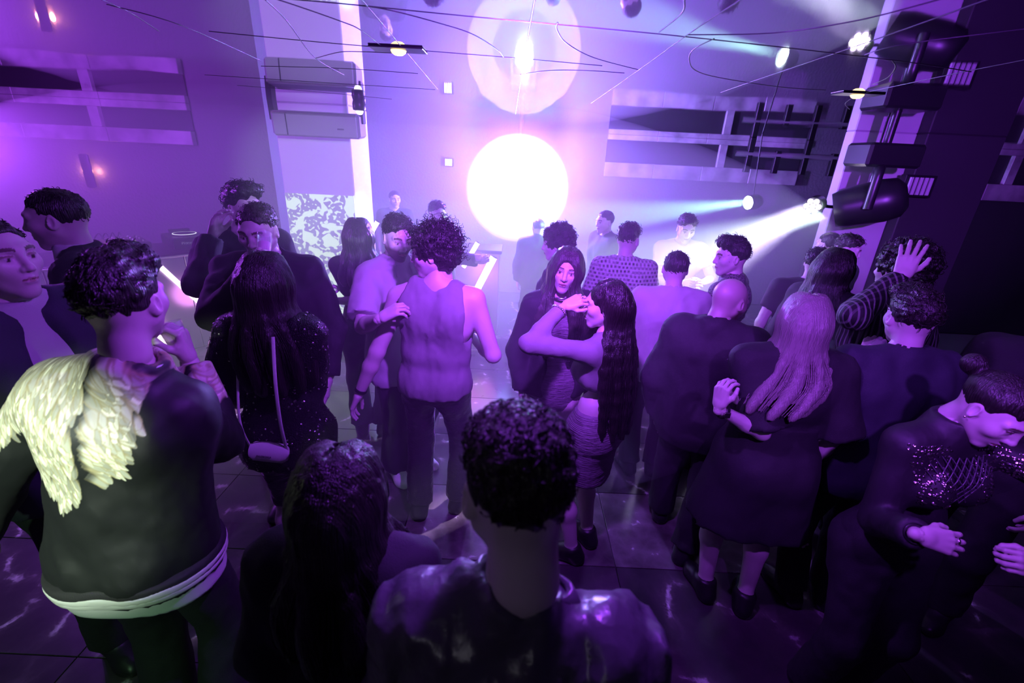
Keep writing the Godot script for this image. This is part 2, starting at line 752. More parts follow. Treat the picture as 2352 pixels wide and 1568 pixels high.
func build_templates() -> void:
	tmpl["head_m"] = head_job(false)
	tmpl["head_f"] = head_job(true)
	tmpl["relaxed"] = hand_job([0.3, 0.45, 0.35], 0.06, [Vector3(0.016, 0.024, 0.012), Vector3(0.006, 0.026, 0.012), Vector3(-0.002, 0.022, 0.008)])
	tmpl["grip"] = hand_job([0.85, 0.95, 0.6], 0.04, [Vector3(0.014, 0.018, 0.022), Vector3(-0.006, 0.02, 0.024), Vector3(-0.016, 0.012, 0.012)])
	tmpl["flat"] = hand_job([0.12, 0.2, 0.2], 0.14, [Vector3(0.022, 0.02, 0.006), Vector3(0.014, 0.026, 0.004), Vector3(0.006, 0.022, 0.002)])
	tmpl["point"] = hand_job([0.6, 0.7, 0.5], 0.1, [Vector3(0.02, 0.022, 0.01), Vector3(0.006, 0.026, 0.008), Vector3(0.0, 0.022, 0.006)])
	# short hair in the head's own axes
	var a := job(0.0048, 0.007, 42.0, Vector3(1.2, 0.8, 0.7), 5)       # textured crop
	a.ell(Vector3(0, 0.04, -0.02), Basis(), Vector3(0.0785, 0.086, 0.102), 0.02)
	a.ell(Vector3(0, 0.085, -0.005), Basis(), Vector3(0.073, 0.047, 0.092), 0.03)
	_hairline(a, 0.078, -0.055)
	tmpl["crop"] = a
	var b := job(0.0048, 0.0055, 50.0, Vector3(1.4, 0.5, 1.0), 6)       # short sides, neat
	b.ell(Vector3(0, 0.036, -0.018), Basis(), Vector3(0.0795, 0.085, 0.101), 0.02)
	_hairline(b, 0.075, -0.06)
	tmpl["short"] = b
	var q := job(0.0048, 0.008, 34.0, Vector3(1.6, 0.8, 0.35), 7)      # swept-up quiff
	q.ell(Vector3(0, 0.04, -0.02), Basis(), Vector3(0.082, 0.085, 0.103), 0.02)
	q.cap(Vector3(-0.04, 0.098, 0.045), Vector3(0.045, 0.1, 0.05), 0.034, 0.034, 0.03)
	q.cap(Vector3(0, 0.09, -0.03), Vector3(0, 0.105, 0.05), 0.05, 0.045, 0.03)
	_hairline(q, 0.076, -0.058)
	tmpl["quiff"] = q
	var cu := job(0.006, 0.022, 24.0, Vector3.ONE, 8)                  # big curls
	cu.ell(Vector3(0, 0.052, -0.03), Basis(), Vector3(0.112, 0.106, 0.125), 0.02)
	cu.ell(Vector3(0, -0.02, -0.07), Basis(), Vector3(0.095, 0.075, 0.07), 0.03)
	cu.ell(Vector3(0, -0.04, 0.1), Basis(), Vector3(0.075, 0.11, 0.075), 0.015, true)
	tmpl["curls"] = cu
	var bun := job(0.0045, 0.003, 60.0, Vector3(1.0, 0.4, 0.4), 9)     # combed back and tied
	bun.ell(Vector3(0, 0.034, -0.018), Basis(), Vector3(0.0745, 0.0845, 0.1), 0.02)
	bun.sph(Vector3(0, 0.045, -0.145), 0.036, 0.012)
	_hairline(bun, 0.058, -0.05)
	tmpl["bun"] = bun


func _hairline(j: Job, front_y: float, back_y: float) -> void:
	# opens the face and the ears, ends at the nape
	j.ell(Vector3(0, front_y - 0.1, 0.1), Basis(), Vector3(0.066, 0.118, 0.072), 0.008, true)
	for s in [-1.0, 1.0]:
		j.ell(Vector3(s * 0.062, 0.012, 0.075), Basis(), Vector3(0.03, 0.06, 0.05), 0.008, true)
	for s in [-1.0, 1.0]:
		j.ell(Vector3(s * 0.085, -0.024, 0.012), Basis(), Vector3(0.034, 0.048, 0.042), 0.006, true)
	j.cut.append(Plane(Vector3(0, -1, 0.25).normalized(), Vector3(0, back_y, -0.09)))


func locks(m: Mesher, j: Job, count: int, length: float, r: float, curl: float, seed_: int, lean := Vector3.ZERO, minz := -1.0) -> void:
	# short single locks growing out of a hair cap
	var g := RandomNumberGenerator.new()
	g.seed = seed_
	for k in count:
		var i := g.randi() % j.verts.size()
		var p := j.verts[i]
		var n := j.norms[i]
		if p.y < -0.05 or n.y < -0.5 or p.z < minz or (p.z > 0.055 and p.y < 0.09) or (absf(p.x) > 0.05 and p.y < 0.035 and p.z > -0.07):
			continue
		var t := n.cross(Vector3(g.randf_range(-1, 1), g.randf_range(-1, 1), g.randf_range(-1, 1))).normalized()
		var u := n.cross(t)
		var pts := PackedVector3Array()
		var rr := PackedFloat32Array()
		var steps := 10 if curl > 1.0 else 5
		var ln := length * g.randf_range(0.6, 1.3)
		var rad := g.randf_range(0.7, 1.3) * (0.008 if curl > 1.0 else 0.012)
		var ph := g.randf() * TAU
		for s in steps:
			var f := float(s) / (steps - 1)
			if curl > 1.0:
				var th := ph + f * TAU * curl
				pts.append(p + n * (ln * f - 0.006) + (t * cos(th) + u * sin(th)) * rad)
			else:
				var d := (n * (1.0 - 0.7 * f) + t * f * curl + lean * f).normalized()
				pts.append(p - n * 0.004 + d * ln * f)
			rr.append(r * (1.0 - 0.6 * f))
		m.tube(pts, rr, 4)

# ---------------------------------------------------------------- people: bodies
func ik(s: Vector3, t: Vector3, hint: Vector3, l1: float, l2: float) -> Array:
	var d := t - s
	var dist := clampf(d.length(), absf(l1 - l2) + 0.02, (l1 + l2) * 0.995)
	var dir := d.normalized()
	var a := (l1 * l1 - l2 * l2 + dist * dist) / (2.0 * dist)
	var hgt := sqrt(maxf(l1 * l1 - a * a, 0.0))
	var pp := hint - s
	pp = (pp - dir * pp.dot(dir)).normalized()
	return [s + dir * a + pp * hgt, s + dir * dist]


func skeleton(o: Dictionary) -> Dictionary:
	var J := {}
	var top: Vector3 = o.top
	var h: float = o.get("h", top.y - 0.015)
	var fem: bool = o.get("fem", false)
	var Rb := Basis(UP, deg_to_rad(o.get("yaw", 180.0)))
	var U := Rb * Basis(UP, deg_to_rad(o.get("twist", 0.0))) * Basis(Vector3.RIGHT, deg_to_rad(o.get("lean", 0.0))) * Basis(Vector3.BACK, deg_to_rad(o.get("side", 0.0)))
	var Hb := Basis(UP, deg_to_rad(o.get("face", o.get("yaw", 180.0)))) * Basis(Vector3.RIGHT, deg_to_rad(o.get("fp", 4.0))) * Basis(Vector3.BACK, deg_to_rad(o.get("fr", 0.0)))
	var base := Vector3(top.x, 0, top.z)
	var hairup: float = o.get("hairup", 0.015)
	for it in 5:
		var pel := Vector3(0, 0.53 * h, 0)
		var up := func(x: float, y: float, z: float) -> Vector3: return pel + U * Vector3(x, (y - 0.53) * h, z)
		var s := h / 1.75
		var hc: Vector3 = up.call(0.0, 0.872, 0.005) + UP * float(o.get("neckup", 0.0)) + Hb * (Vector3(0, 0.1, 0.018) * s)
		var crown := hc + Hb * (Vector3(0, 0.115, -0.02) * s) + UP * hairup
		base.x = top.x - crown.x
		base.z = top.z - crown.z
		if o.has("hc"):
			base.x = (o.hc as Vector3).x - hc.x
			base.z = (o.hc as Vector3).z - hc.z
			h *= (o.hc as Vector3).y / hc.y
		if not o.has("h") and not o.has("hc"):
			h *= top.y / crown.y
		J.hc = hc
		J.up = up
		J.s = s
	J.base = base
	J.h = h
	J.fem = fem
	J.R = Rb
	J.U = U
	J.Hb = Hb
	var s: float = J.s
	J.head = Transform3D(Hb.scaled(Vector3.ONE * s * o.get("hs", 1.0)), J.hc)
	J.pel = Vector3(0, 0.53 * h, 0)
	var sw := (0.092 if fem else 0.108) * h
	var bw: float = o.get("wide", 1.0)
	J.bw = bw
	for sd in ["l", "r"]:
		var g := 1.0 if sd == "l" else -1.0
		var sh: Vector3 = J.up.call(g * sw * bw, 0.812, 0.0)
		sh += o.get("sh_" + sd, Vector3.ZERO)
		var arm: Array = o.get("arm_" + sd, [])
		var tgt: Vector3
		var hint: Vector3
		if arm.size() >= 2:
			tgt = arm[0] - base
			hint = arm[1] - base
			var over := (tgt - sh).length() - 0.325 * h
			if over > 0:
				sh += (tgt - sh).normalized() * minf(over, 0.05)
		else:
			tgt = sh + J.R * Vector3(g * 0.045, -0.315 * h, 0.05)
			hint = sh + J.R * Vector3(g * 0.2, -0.2, -0.25)
		var e := ik(sh, tgt, hint, 0.178 * h, 0.152 * h)
		J["sh_" + sd] = sh
		J["el_" + sd] = e[0]
		J["wr_" + sd] = e[1]
		var hip: Vector3 = J.pel + J.R * Vector3(g * 0.053 * h, -0.015 * h, 0)
		var st: Vector3 = o.get("foot_" + sd, Vector3(g * 0.085, 0, 0.0))
		var an: Vector3 = J.R * Vector3(st.x, 0, st.z) + UP * (0.048 * h + st.y)
		var kn := ik(hip, an, hip + J.R * Vector3(g * 0.25, -0.3, 1.0), 0.245 * h, 0.235 * h)
		J["hip_" + sd] = hip
		J["kn_" + sd] = kn[0]
		J["an_" + sd] = kn[1]
		var fd: Vector3 = J.R * Vector3(g * 0.3, 0, 1).normalized()
		J["fd_" + sd] = fd
	return J


func ball(j: Job, c: Vector3, r: float, k: float, p: int) -> void:
	j.cap(c, c, r, r, k, p)


func torso(j: Job, J: Dictionary, f: float, p := -1, k := 0.07) -> void:
	var h: float = J.h
	var s: float = J.s
	var w: float = J.bw
	var up: Callable = J.up
	var x: Vector3 = J.U.x
	var xp: Vector3 = J.R.x
	if J.fem:
		j.cap(J.pel - xp * 0.07 * s, J.pel + xp * 0.07 * s, 0.107 * s + f, 0.107 * s + f, k, p)
		var c: Vector3 = up.call(0.0, 0.615, 0.0)
		j.cap(c - x * 0.055 * s, c + x * 0.055 * s, 0.078 * s + f, 0.078 * s + f, k, p)
		c = up.call(0.0, 0.725, 0.0)
		j.cap(c - x * 0.07 * s, c + x * 0.07 * s, 0.085 * s + f, 0.085 * s + f, k, p)
		c = up.call(0.0, 0.79, -0.005)
		j.cap(c - x * 0.105 * s, c + x * 0.105 * s, 0.06 * s + f, 0.06 * s + f, k, p)
		for g in [-1.0, 1.0]:
			ball(j, up.call(g * 0.07 * s, 0.735, 0.075 * s), 0.055 * s + f, 0.05, p)
			ball(j, J.pel + J.R * Vector3(g * 0.06, -0.03, -0.055) * s, 0.085 * s + f, 0.06, p)
	else:
		j.cap(J.pel - xp * 0.065 * s, J.pel + xp * 0.065 * s, 0.108 * s * w + f, 0.108 * s * w + f, k, p)
		var c: Vector3 = up.call(0.0, 0.625, 0.0)
		j.cap(c - x * 0.075 * s * w, c + x * 0.075 * s * w, 0.095 * s * w + f, 0.095 * s * w + f, k, p)
		c = up.call(0.0, 0.725, 0.0)
		j.cap(c - x * 0.095 * s * w, c + x * 0.095 * s * w, 0.104 * s * w + f, 0.104 * s * w + f, k, p)
		c = up.call(0.0, 0.79, -0.008)
		j.cap(c - x * 0.13 * s * w, c + x * 0.13 * s * w, 0.07 * s + f, 0.07 * s + f, k, p)
		for g in [-1.0, 1.0]:
			ball(j, J.pel + J.R * Vector3(g * 0.055, -0.03, -0.045) * s, 0.08 * s + f, 0.06, p)
			ball(j, up.call(g * 0.09 * s * w, 0.765, -0.05 * s), 0.06 * s + f, 0.06, p)


func traps(j: Job, J: Dictionary, f: float) -> void:
	var up: Callable = J.up
	var s: float = J.s
	for sd in ["l", "r"]:
		j.cap(up.call(0.0, 0.842, -0.012), J["sh_" + sd], 0.045 * s + f, (0.04 if J.fem else 0.05) * s + f, 0.05)


func arm(j: Job, J: Dictionary, sd: String, f: float, upto := 2.0, k := 0.03, loose := 0.0) -> void:
	# upto: 1 ends at the elbow, 2 at the wrist; the end is cut straight
	var s: float = J.s
	var m := 0.82 if J.fem else 1.0
	var a: Vector3 = J["sh_" + sd]
	var b: Vector3 = J["el_" + sd]
	var c: Vector3 = J["wr_" + sd]
	var t := minf(upto, 1.0)
	var e := a.lerp(b, t)
	var pl := -1
	if upto < 1.0:
		pl = j.plane(e, b - a)
	j.cap(a, e + (b - a).normalized() * (0.03 if upto < 1.0 else 0.0), 0.054 * s * m + f, lerpf(0.054, 0.04, t) * s * m + f + loose, k, pl)
	if upto > 1.0:
		var t2 := minf(upto - 1.0, 1.0)
		var w := b.lerp(c, t2)
		var mid := b.lerp(w, 0.35)
		pl = j.plane(w, c - b) if upto < 2.0 or f > 0.004 else -1
		j.cap(b, mid, 0.041 * s * m + f, 0.041 * s * m + f, 0.02)
		j.cap(mid, w + ((c - b).normalized() * 0.02 if pl >= 0 else Vector3.ZERO), 0.041 * s * m + f, 0.027 * s * m + f + loose, 0.02, pl)


func leg(j: Job, J: Dictionary, sd: String, f: float, wide: float, end := 1.0, k := 0.04, p := -1) -> void:
	# wide 0 is the bare leg; a trouser leg hangs straight from the knee
	var s: float = J.s
	var a: Vector3 = J["hip_" + sd]
	var b: Vector3 = J["kn_" + sd]
	var c: Vector3 = J["an_" + sd]
	var m := 0.97 if J.fem else 1.0
	j.cap(a, b, 0.09 * s * m + f, 0.057 * s * m + f + wide * 0.5, k, p)
	if end <= 0.0:
		return
	if wide <= 0.0 and f < 0.004:
		j.cap(b, b.lerp(c, 0.3) - (J.R.z as Vector3) * 0.012, 0.054 * s * m, 0.056 * s * m, 0.03)
		j.cap(b.lerp(c, 0.3) - (J.R.z as Vector3) * 0.012, c, 0.056 * s * m, 0.036 * s, 0.03)
		return
	var e := b.lerp(c, end)
	var pl := j.plane(e, c - b)
	j.cap(b, e + (c - b).normalized() * 0.03, 0.057 * s * m + f + wide * 0.5, 0.044 * s + f + wide, 0.03, pl)


func foot(j: Job, J: Dictionary, sd: String, f: float) -> void:
	var s: float = J.s
	var c: Vector3 = J["an_" + sd]
	var fd: Vector3 = J["fd_" + sd]
	var fl: float = c.y - 0.048 * J.h
	var heel := Vector3(c.x, fl + 0.036 * s, c.z) - fd * 0.035 * s
	var ball := Vector3(c.x, fl + 0.03 * s, c.z) + fd * 0.115 * s
	var pl := j.plane(Vector3(0, fl + 0.001, 0), Vector3.DOWN)
	j.cap(c, heel, 0.036 * s + f, 0.034 * s + f, 0.03, pl)
	j.cap(heel, ball, 0.034 * s + f, 0.034 * s + f, 0.03, pl)
	j.cap(ball, ball + fd * 0.045 * s, 0.034 * s + f, 0.026 * s + f, 0.03, pl)
	j.cap(c, ball, 0.036 * s + f, 0.03 * s + f, 0.03, pl)


func hand_frame(J: Dictionary, sd: String, spec: Array) -> Transform3D:
	var fore: Vector3 = (J["wr_" + sd] - J["el_" + sd]).normalized()
	var dir: Vector3 = spec[3] if spec.size() > 3 and spec[3] != Vector3.ZERO else fore
	dir = dir.normalized()
	var g := 1.0 if sd == "l" else -1.0
	var palm: Vector3 = spec[4] if spec.size() > 4 else J.R * Vector3(-g, 0, 0.2)
	palm = (palm - dir * palm.dot(dir)).normalized()
	var x := dir.cross(palm)
	var b := Basis(x, dir, palm)
	if sd == "l":
		b = Basis(-x, dir, palm)
	var sc: float = J.s * (0.9 if J.fem else 1.0)
	return Transform3D(b.scaled_local(Vector3.ONE * sc), J["wr_" + sd] + dir * 0.012)


func person(o: Dictionary) -> Dictionary:
	var J := skeleton(o)
	var cell: float = o.get("cell", 0.014)
	var up: Callable = J.up
	var s: float = J.s
	var body := job(cell * 0.95)
	torso(body, J, 0.0)
	traps(body, J, 0.0)
	var nr := 0.046 if J.fem else 0.056
	body.cap(up.call(0.0, 0.82, -0.01), J.hc + J.Hb * (Vector3(0, -0.02, -0.026) * s * float(o.get("hs", 1.0))), nr * s * 1.05, nr * s * 0.82 * float(o.get("hs", 1.0)), 0.03)
	for sd in ["l", "r"]:
		arm(body, J, sd, 0.0)
		leg(body, J, sd, 0.0, 0.0)
		foot(body, J, sd, 0.0)
	var parts: Array = []       # [name, job, material]
	for c in o.get("wear", []):
		parts.append(wear(J, o, c, cell))
		J["part_" + str(c.name)] = parts[-1][1]
	var hair: Array = o.get("hair", [])
	var hj: Job = null
	if hair.size() and hair[0] == "long":
		hj = long_hair(J, hair)
	later.append(func():
		var root := thing("person", o.label, "person", Transform3D(Basis(), J.base))
		var m := M()
		m.add(body.verts, body.norms, body.idx)
		var ht: Job = tmpl["head_f" if J.fem else "head_m"]
		var hcol: PackedColorArray = tmpl["col_f" if J.fem else ("col_b" if o.get("beard", false) else "col_m")]
		m.add(ht.verts, ht.norms, ht.idx, J.head, hcol)
		for sd in ["l", "r"]:
			var sp: Array = o.get("arm_" + sd, [])
			var t: Job = tmpl[sp[2] if sp.size() > 2 else "relaxed"]
			var fr := hand_frame(J, sd, sp)
			J["hand_" + sd] = fr
			m.add(t.verts, t.norms, t.idx, fr)
		put("body", m.mesh(true), mats[o.get("skin", "skin")], root)
		for p in parts:
			var pm := M()
			var pj: Job = p[1]
			pm.add(pj.verts, pj.norms, pj.idx)
			if p.size() > 3:
				p[3].call(pm)
			var node := put(p[0], pm.mesh(), p[2], root)
			if p.size() > 4 and p[4] != "":
				node.set_meta("label", p[4])
		if hair.size():
			var hm := M()
			var mt: Material = mats[hair[1]]
			if hj:
				hm.add(hj.verts, hj.norms, hj.idx)
				long_strands(hm, J, hair)
			else:
				var tj: Job = tmpl[hair[0]]
				var lm := M()
				if hair.size() > 2:
					hair[2].call(lm, tj)
				elif hair[0] == "short":
					locks(lm, tj, 260, 0.014, 0.0022, 0.5, 31, Vector3(0, 0, 0.5))
				elif hair[0] != "bun":
					locks(lm, tj, 300, 0.024, 0.0026, 1.3 if hair[0] == "curls" else 0.7, 33, Vector3(0.2, 0, 0.3))
				lm.uv.clear()
				hm.add(lm.v, lm.n, lm.i, J.head)
				hm.add(tj.verts, tj.norms, tj.idx, J.head)
			hm.uv.clear()
			put("hair", hm.mesh(), mt, root)
		J.root = root
		if o.has("extra"):
			o.extra.call(J, root))
	return J


func wear(J: Dictionary, o: Dictionary, c: Dictionary, cell: float) -> Array:
	var f: float = c.get("f", 0.012)
	var h: float = J.h
	var s: float = J.s
	var up: Callable = J.up
	var j := job(c.get("cell", cell), c.get("amp", 0.005), c.get("freq", 9.0), c.get("stretch", Vector3(1, 0.6, 1)), hash(o.label + c.name) % 1000)
	match c.kind:
		"top":
			var pl := j.plane(J.pel + UP * ((c.get("hem", 0.49) - 0.53) * h), -(J.U.y if c.get("hem", 0.49) > 0.6 else UP) as Vector3)
			torso(j, J, f, pl)
			if c.get("hem", 0.49) < 0.52:
				var xp: Vector3 = J.R.x
				var fl: float = c.get("flare", 0.0)
				for g in [-1.0, 0.0, 1.0]:
					j.cap(J.pel + xp * 0.075 * s * g, J.pel + xp * 0.08 * s * g - UP * 0.14, 0.105 * s + f, 0.1 * s + f + fl, 0.05, pl)
			if f >= 0.015 and not J.fem and not c.get("straps", false):
				# cloth hangs straight from the chest, it does not follow the waist
				for g in [-1.0, 1.0]:
					var wd: float = J.bw
					j.cap(up.call(g * 0.085 * s * wd, 0.755, -0.012), J.pel + J.R * Vector3(g * 0.075 * s * wd, -0.03, -0.005), 0.098 * s + f * 0.8, 0.112 * s + f, 0.05, pl)
				j.cap(up.call(0.0, 0.76, -0.02), J.pel + J.R * Vector3(0, -0.03, -0.012), 0.1 * s + f * 0.8, 0.115 * s + f, 0.05, pl)
			if c.get("straps", false):
				for sd in ["l", "r"]:
					var g := 1.0 if sd == "l" else -1.0
					j.cap(up.call(g * 0.07 * s, 0.79, -0.02), up.call(g * 0.105 * s, 0.832, 0.0), 0.06 * s, 0.042 * s, 0.05)
				j.cap(up.call(-0.07 * s, 0.825, -0.02), up.call(0.07 * s, 0.825, -0.02), 0.048 * s, 0.048 * s, 0.04)
				# the arm holes and the neck
				for sd in ["l", "r"]:
					var g := 1.0 if sd == "l" else -1.0
					j.cap(up.call(g * 0.245 * s, 0.835, -0.03), up.call(g * 0.235 * s, 0.7, -0.03), 0.1 * s, 0.088 * s, 0.012, -1, true)
				j.ell(up.call(0.0, 0.885, 0.04), J.U, Vector3(0.068, 0.075, 0.11) * s, 0.012, true)
			else:
				traps(j, J, f)
				for sd in ["l", "r"]:
					arm(j, J, sd, f, c.get("sleeve_" + sd, c.get("sleeve", 0.55)), 0.035, c.get("loose", 0.008))
				var neck: float = c.get("neck", 0.858)
				if c.get("collar", 0.0) > 0.0:
					var cp := j.plane(up.call(0.0, neck, 0.0), J.U.y)
					j.cap(up.call(0.0, 0.825, -0.008), up.call(0.0, neck + 0.02, 0.002), 0.078 * s, 0.062 * s + f * 0.4, 0.03, cp)
					j.cap(up.call(0.0, 0.83, -0.005), up.call(0.0, neck + 0.04, 0.01), 0.05 * s, 0.053 * s, 0.006, -1, true)
				else:
					j.ell(up.call(0.0, neck + 0.012, 0.035), J.U, Vector3(0.075, c.get("scoop", 0.05), 0.085) * s, 0.01, true)
			if c.has("open"):      # open jacket front
				j.cap(up.call(0.0, 0.45, 0.17), up.call(0.0, 0.85, 0.125), c.open, c.open, 0.01, -1, true)
		"trousers":
			var pl := j.plane(J.pel + UP * ((c.get("waist", 0.6) - 0.53) * h), UP)
			torso(j, J, f, pl)
			var lo := j.plane(J.pel + UP * (-0.05 * h), Vector3.DOWN)
			for sd in ["l", "r"]:
				leg(j, J, sd, f, c.get("wide", 0.02), c.get("end", 0.97))
				var a: Vector3 = J["hip_" + sd]
				j.cap(a + UP * 0.04, a - UP * 0.08, 0.09 * s + f, 0.088 * s + f, 0.04)
		"skirt":
			var pl := j.plane(J.pel + UP * ((c.get("waist", 0.6) - 0.53) * h), UP)
			var hem: float = (c.hem - 0.53) * h
			var ph := j.plane(J.pel + UP * hem, Vector3.DOWN)
			var xp: Vector3 = J.R.x
			var w: float = c.get("flare", 0.0)
			torso(j, J, f, pl)
			for g in [-1.0, 0.0, 1.0]:
				j.cap(J.pel + xp * 0.07 * s * g, J.pel + xp * (0.06 + w) * s * g + UP * (hem - 0.02), 0.11 * s + f, 0.085 * s + f + w, 0.04, ph)
		"band":
			var p0 := j.plane(J.pel + UP * ((c.hi - 0.53) * h), UP)
			var xb: Vector3 = J.R.x
			j.amp = 0.0
			j.cut.append(Plane(Vector3.DOWN, J.pel + UP * ((c.lo - 0.53) * h)))
			torso(j, J, f, p0)
			for g in [-1.0, 1.0]:
				j.cap(up.call(g * 0.085 * s * J.bw, 0.755, -0.012), J.pel + J.R * Vector3(g * 0.075 * s * J.bw, -0.03, -0.005), 0.098 * s + f * 0.8, 0.112 * s + f, 0.05, p0)
			for g in [-1.0, 0.0, 1.0]:
				j.cap(J.pel + xb * 0.075 * s * g, J.pel + xb * 0.08 * s * g - UP * 0.14, 0.105 * s + f, 0.1 * s + f, 0.05, p0)
		"shoe":
			for sd in ["l", "r"]:
				foot(j, J, sd, f)
			for sd in ["l", "r"]:
				var a: Vector3 = J["an_" + sd]
				var b: Vector3 = a.lerp(J["kn_" + sd], c.get("shaft", 0.06))
				j.cap(a, b, 0.04 * s + f, (0.04 + c.get("shaft", 0.06) * 0.03) * s + f, 0.03, j.plane(b, b - a))
	return [c.name, j, mats[c.mat], c.get("after", func(_m): pass), c.get("label", "")]


func long_hair(J: Dictionary, hair: Array) -> Job:
	# hair: ["long", material, length below the chin, {options}]
	var o: Dictionary = hair[3]
	var j := job(o.get("cell", 0.0085), o.get("amp", 0.006), 30.0, Vector3(1.6, 0.12, 1.6), 11)
	var X: Transform3D = J.head
	var s: float = J.s
	j.ell(X * Vector3(0, 0.036, -0.022), J.Hb, Vector3(0.084, 0.087, 0.104) * s, 0.02)
	j.ell(X * Vector3(0, -0.03, -0.05), J.Hb, Vector3(0.08, 0.1, 0.075) * s, 0.03)
	for st in hair_lines(J, hair):
		var p: PackedVector3Array = st
		for k in p.size() - 1:
			var f0 := float(k) / (p.size() - 1)
			var f1 := float(k + 1) / (p.size() - 1)
			var w: float = o.get("thick", 0.034) * s
			j.cap(p[k], p[k + 1], w * (1.0 - 0.55 * f0 * f0), w * (1.0 - 0.55 * f1 * f1), 0.022)
	j.ell(X * Vector3(0, -0.062, 0.1), J.Hb, Vector3(0.056, 0.135, 0.075) * s, 0.01, true)
	j.cap(X * Vector3(0.004, 0.128, -0.06), X * Vector3(0.004, 0.1, 0.085), 0.005, 0.005, 0.012, -1, true)
	return j


func hair_lines(J: Dictionary, hair: Array) -> Array:
	# paths from the scalp down: over the back (and shoulders), then hanging
	var o: Dictionary = hair[3]
	var ln: float = hair[2]
	var X: Transform3D = J.head
	var up: Callable = J.up
	var s: float = J.s
	var out := []
	var from: float = o.get("from", -110.0)
	var to: float = o.get("to", 110.0)
	var n: int = o.get("n", 7)
	var back: Vector3 = -J.U.z
	for k in n:
		var a := deg_to_rad(lerpf(from, to, float(k) / (n - 1)))      # 0 is the back of the head
		var dir := Vector3(-sin(a) * 0.075, 0, -cos(a) * 0.095 - 0.02)
		var p0 := X * (dir * 0.5 + Vector3(0, 0.09, 0))
		var p1 := X * (dir * 0.98 + Vector3(0, 0.0, 0))
		var p2 := X * (dir * 0.95 + Vector3(0, -0.09, -0.005))
		var d := (p2 - X.origin)
		d.y = 0
		var rest: float = 0.135 * s
		var bk: Vector3 = up.call(-sin(a) * 0.09 * s * (1.0 if J.R.x.dot(J.Hb.x) > 0 else 1.0), 0.79, 0.0)
		var outd: Vector3 = (J.Hb * Vector3(-sin(a), 0, -cos(a)))
		outd.y = 0
		outd = outd.normalized()
		var p3: Vector3 = J.hc + outd * (0.1 * s + 0.03) + UP * (-0.22 * s)
		var c0: Vector3 = up.call(0.0, 0.8, 0.0)
		# keep clear of the trunk
		var flat := Vector3(p3.x - c0.x, 0, p3.z - c0.z)
		var reach := rest if absf(cos(a)) > 0.5 else rest * 1.05
		p3 = Vector3(c0.x, p3.y, c0.z) + flat.normalized() * maxf(flat.length(), reach)
		var p4: Vector3 = p3 + UP * (-ln * 0.5) + (o.get("sway", Vector3.ZERO) as Vector3) * 0.5 + outd * 0.01
		var p5: Vector3 = p3 + UP * -ln + (o.get("sway", Vector3.ZERO) as Vector3)
		out.append(path([p0, p1, p2, p3, p4, p5], 3))
	return out


func long_strands(m: Mesher, J: Dictionary, hair: Array) -> void:
	var o: Dictionary = hair[3]
	var count: int = o.get("strands", 60)
	if count == 0:
		return
	var g := RandomNumberGenerator.new()
	g.seed = 17
	var lines := hair_lines(J, hair)
	var c := J.hc as Vector3
	for k in count:
		var t := g.randf() * (lines.size() - 1.001)
		var a: PackedVector3Array = lines[int(t)]
		var b: PackedVector3Array = lines[int(t) + 1]
		var pts := PackedVector3Array()
		var w: float = o.get("thick", 0.034) * J.s
		var lift := g.randf_range(0.55, 1.1)
		var ph := g.randf() * TAU
		var stop := g.randf_range(0.75, 1.0)
		for q in a.size():
			var f := float(q) / (a.size() - 1)
			if f > stop:
				break
			var p := a[q].lerp(b[q], t - int(t))
			var outd := Vector3(p.x - c.x, 0.06 if f < 0.2 else 0.0, p.z - c.z).normalized()
			var wv: float = o.get("wave", 0.006)
			pts.append(p + outd * (w * (1.0 - 0.5 * f * f) * lift) + Vector3(sin(ph + f * 9.0), 0, cos(ph * 1.7 + f * 8.0)) * wv * f)
		if pts.size() > 2:
			m.tube(pts, radii(pts.size(), g.randf_range(0.0025, 0.0055), 0.0012), 4)

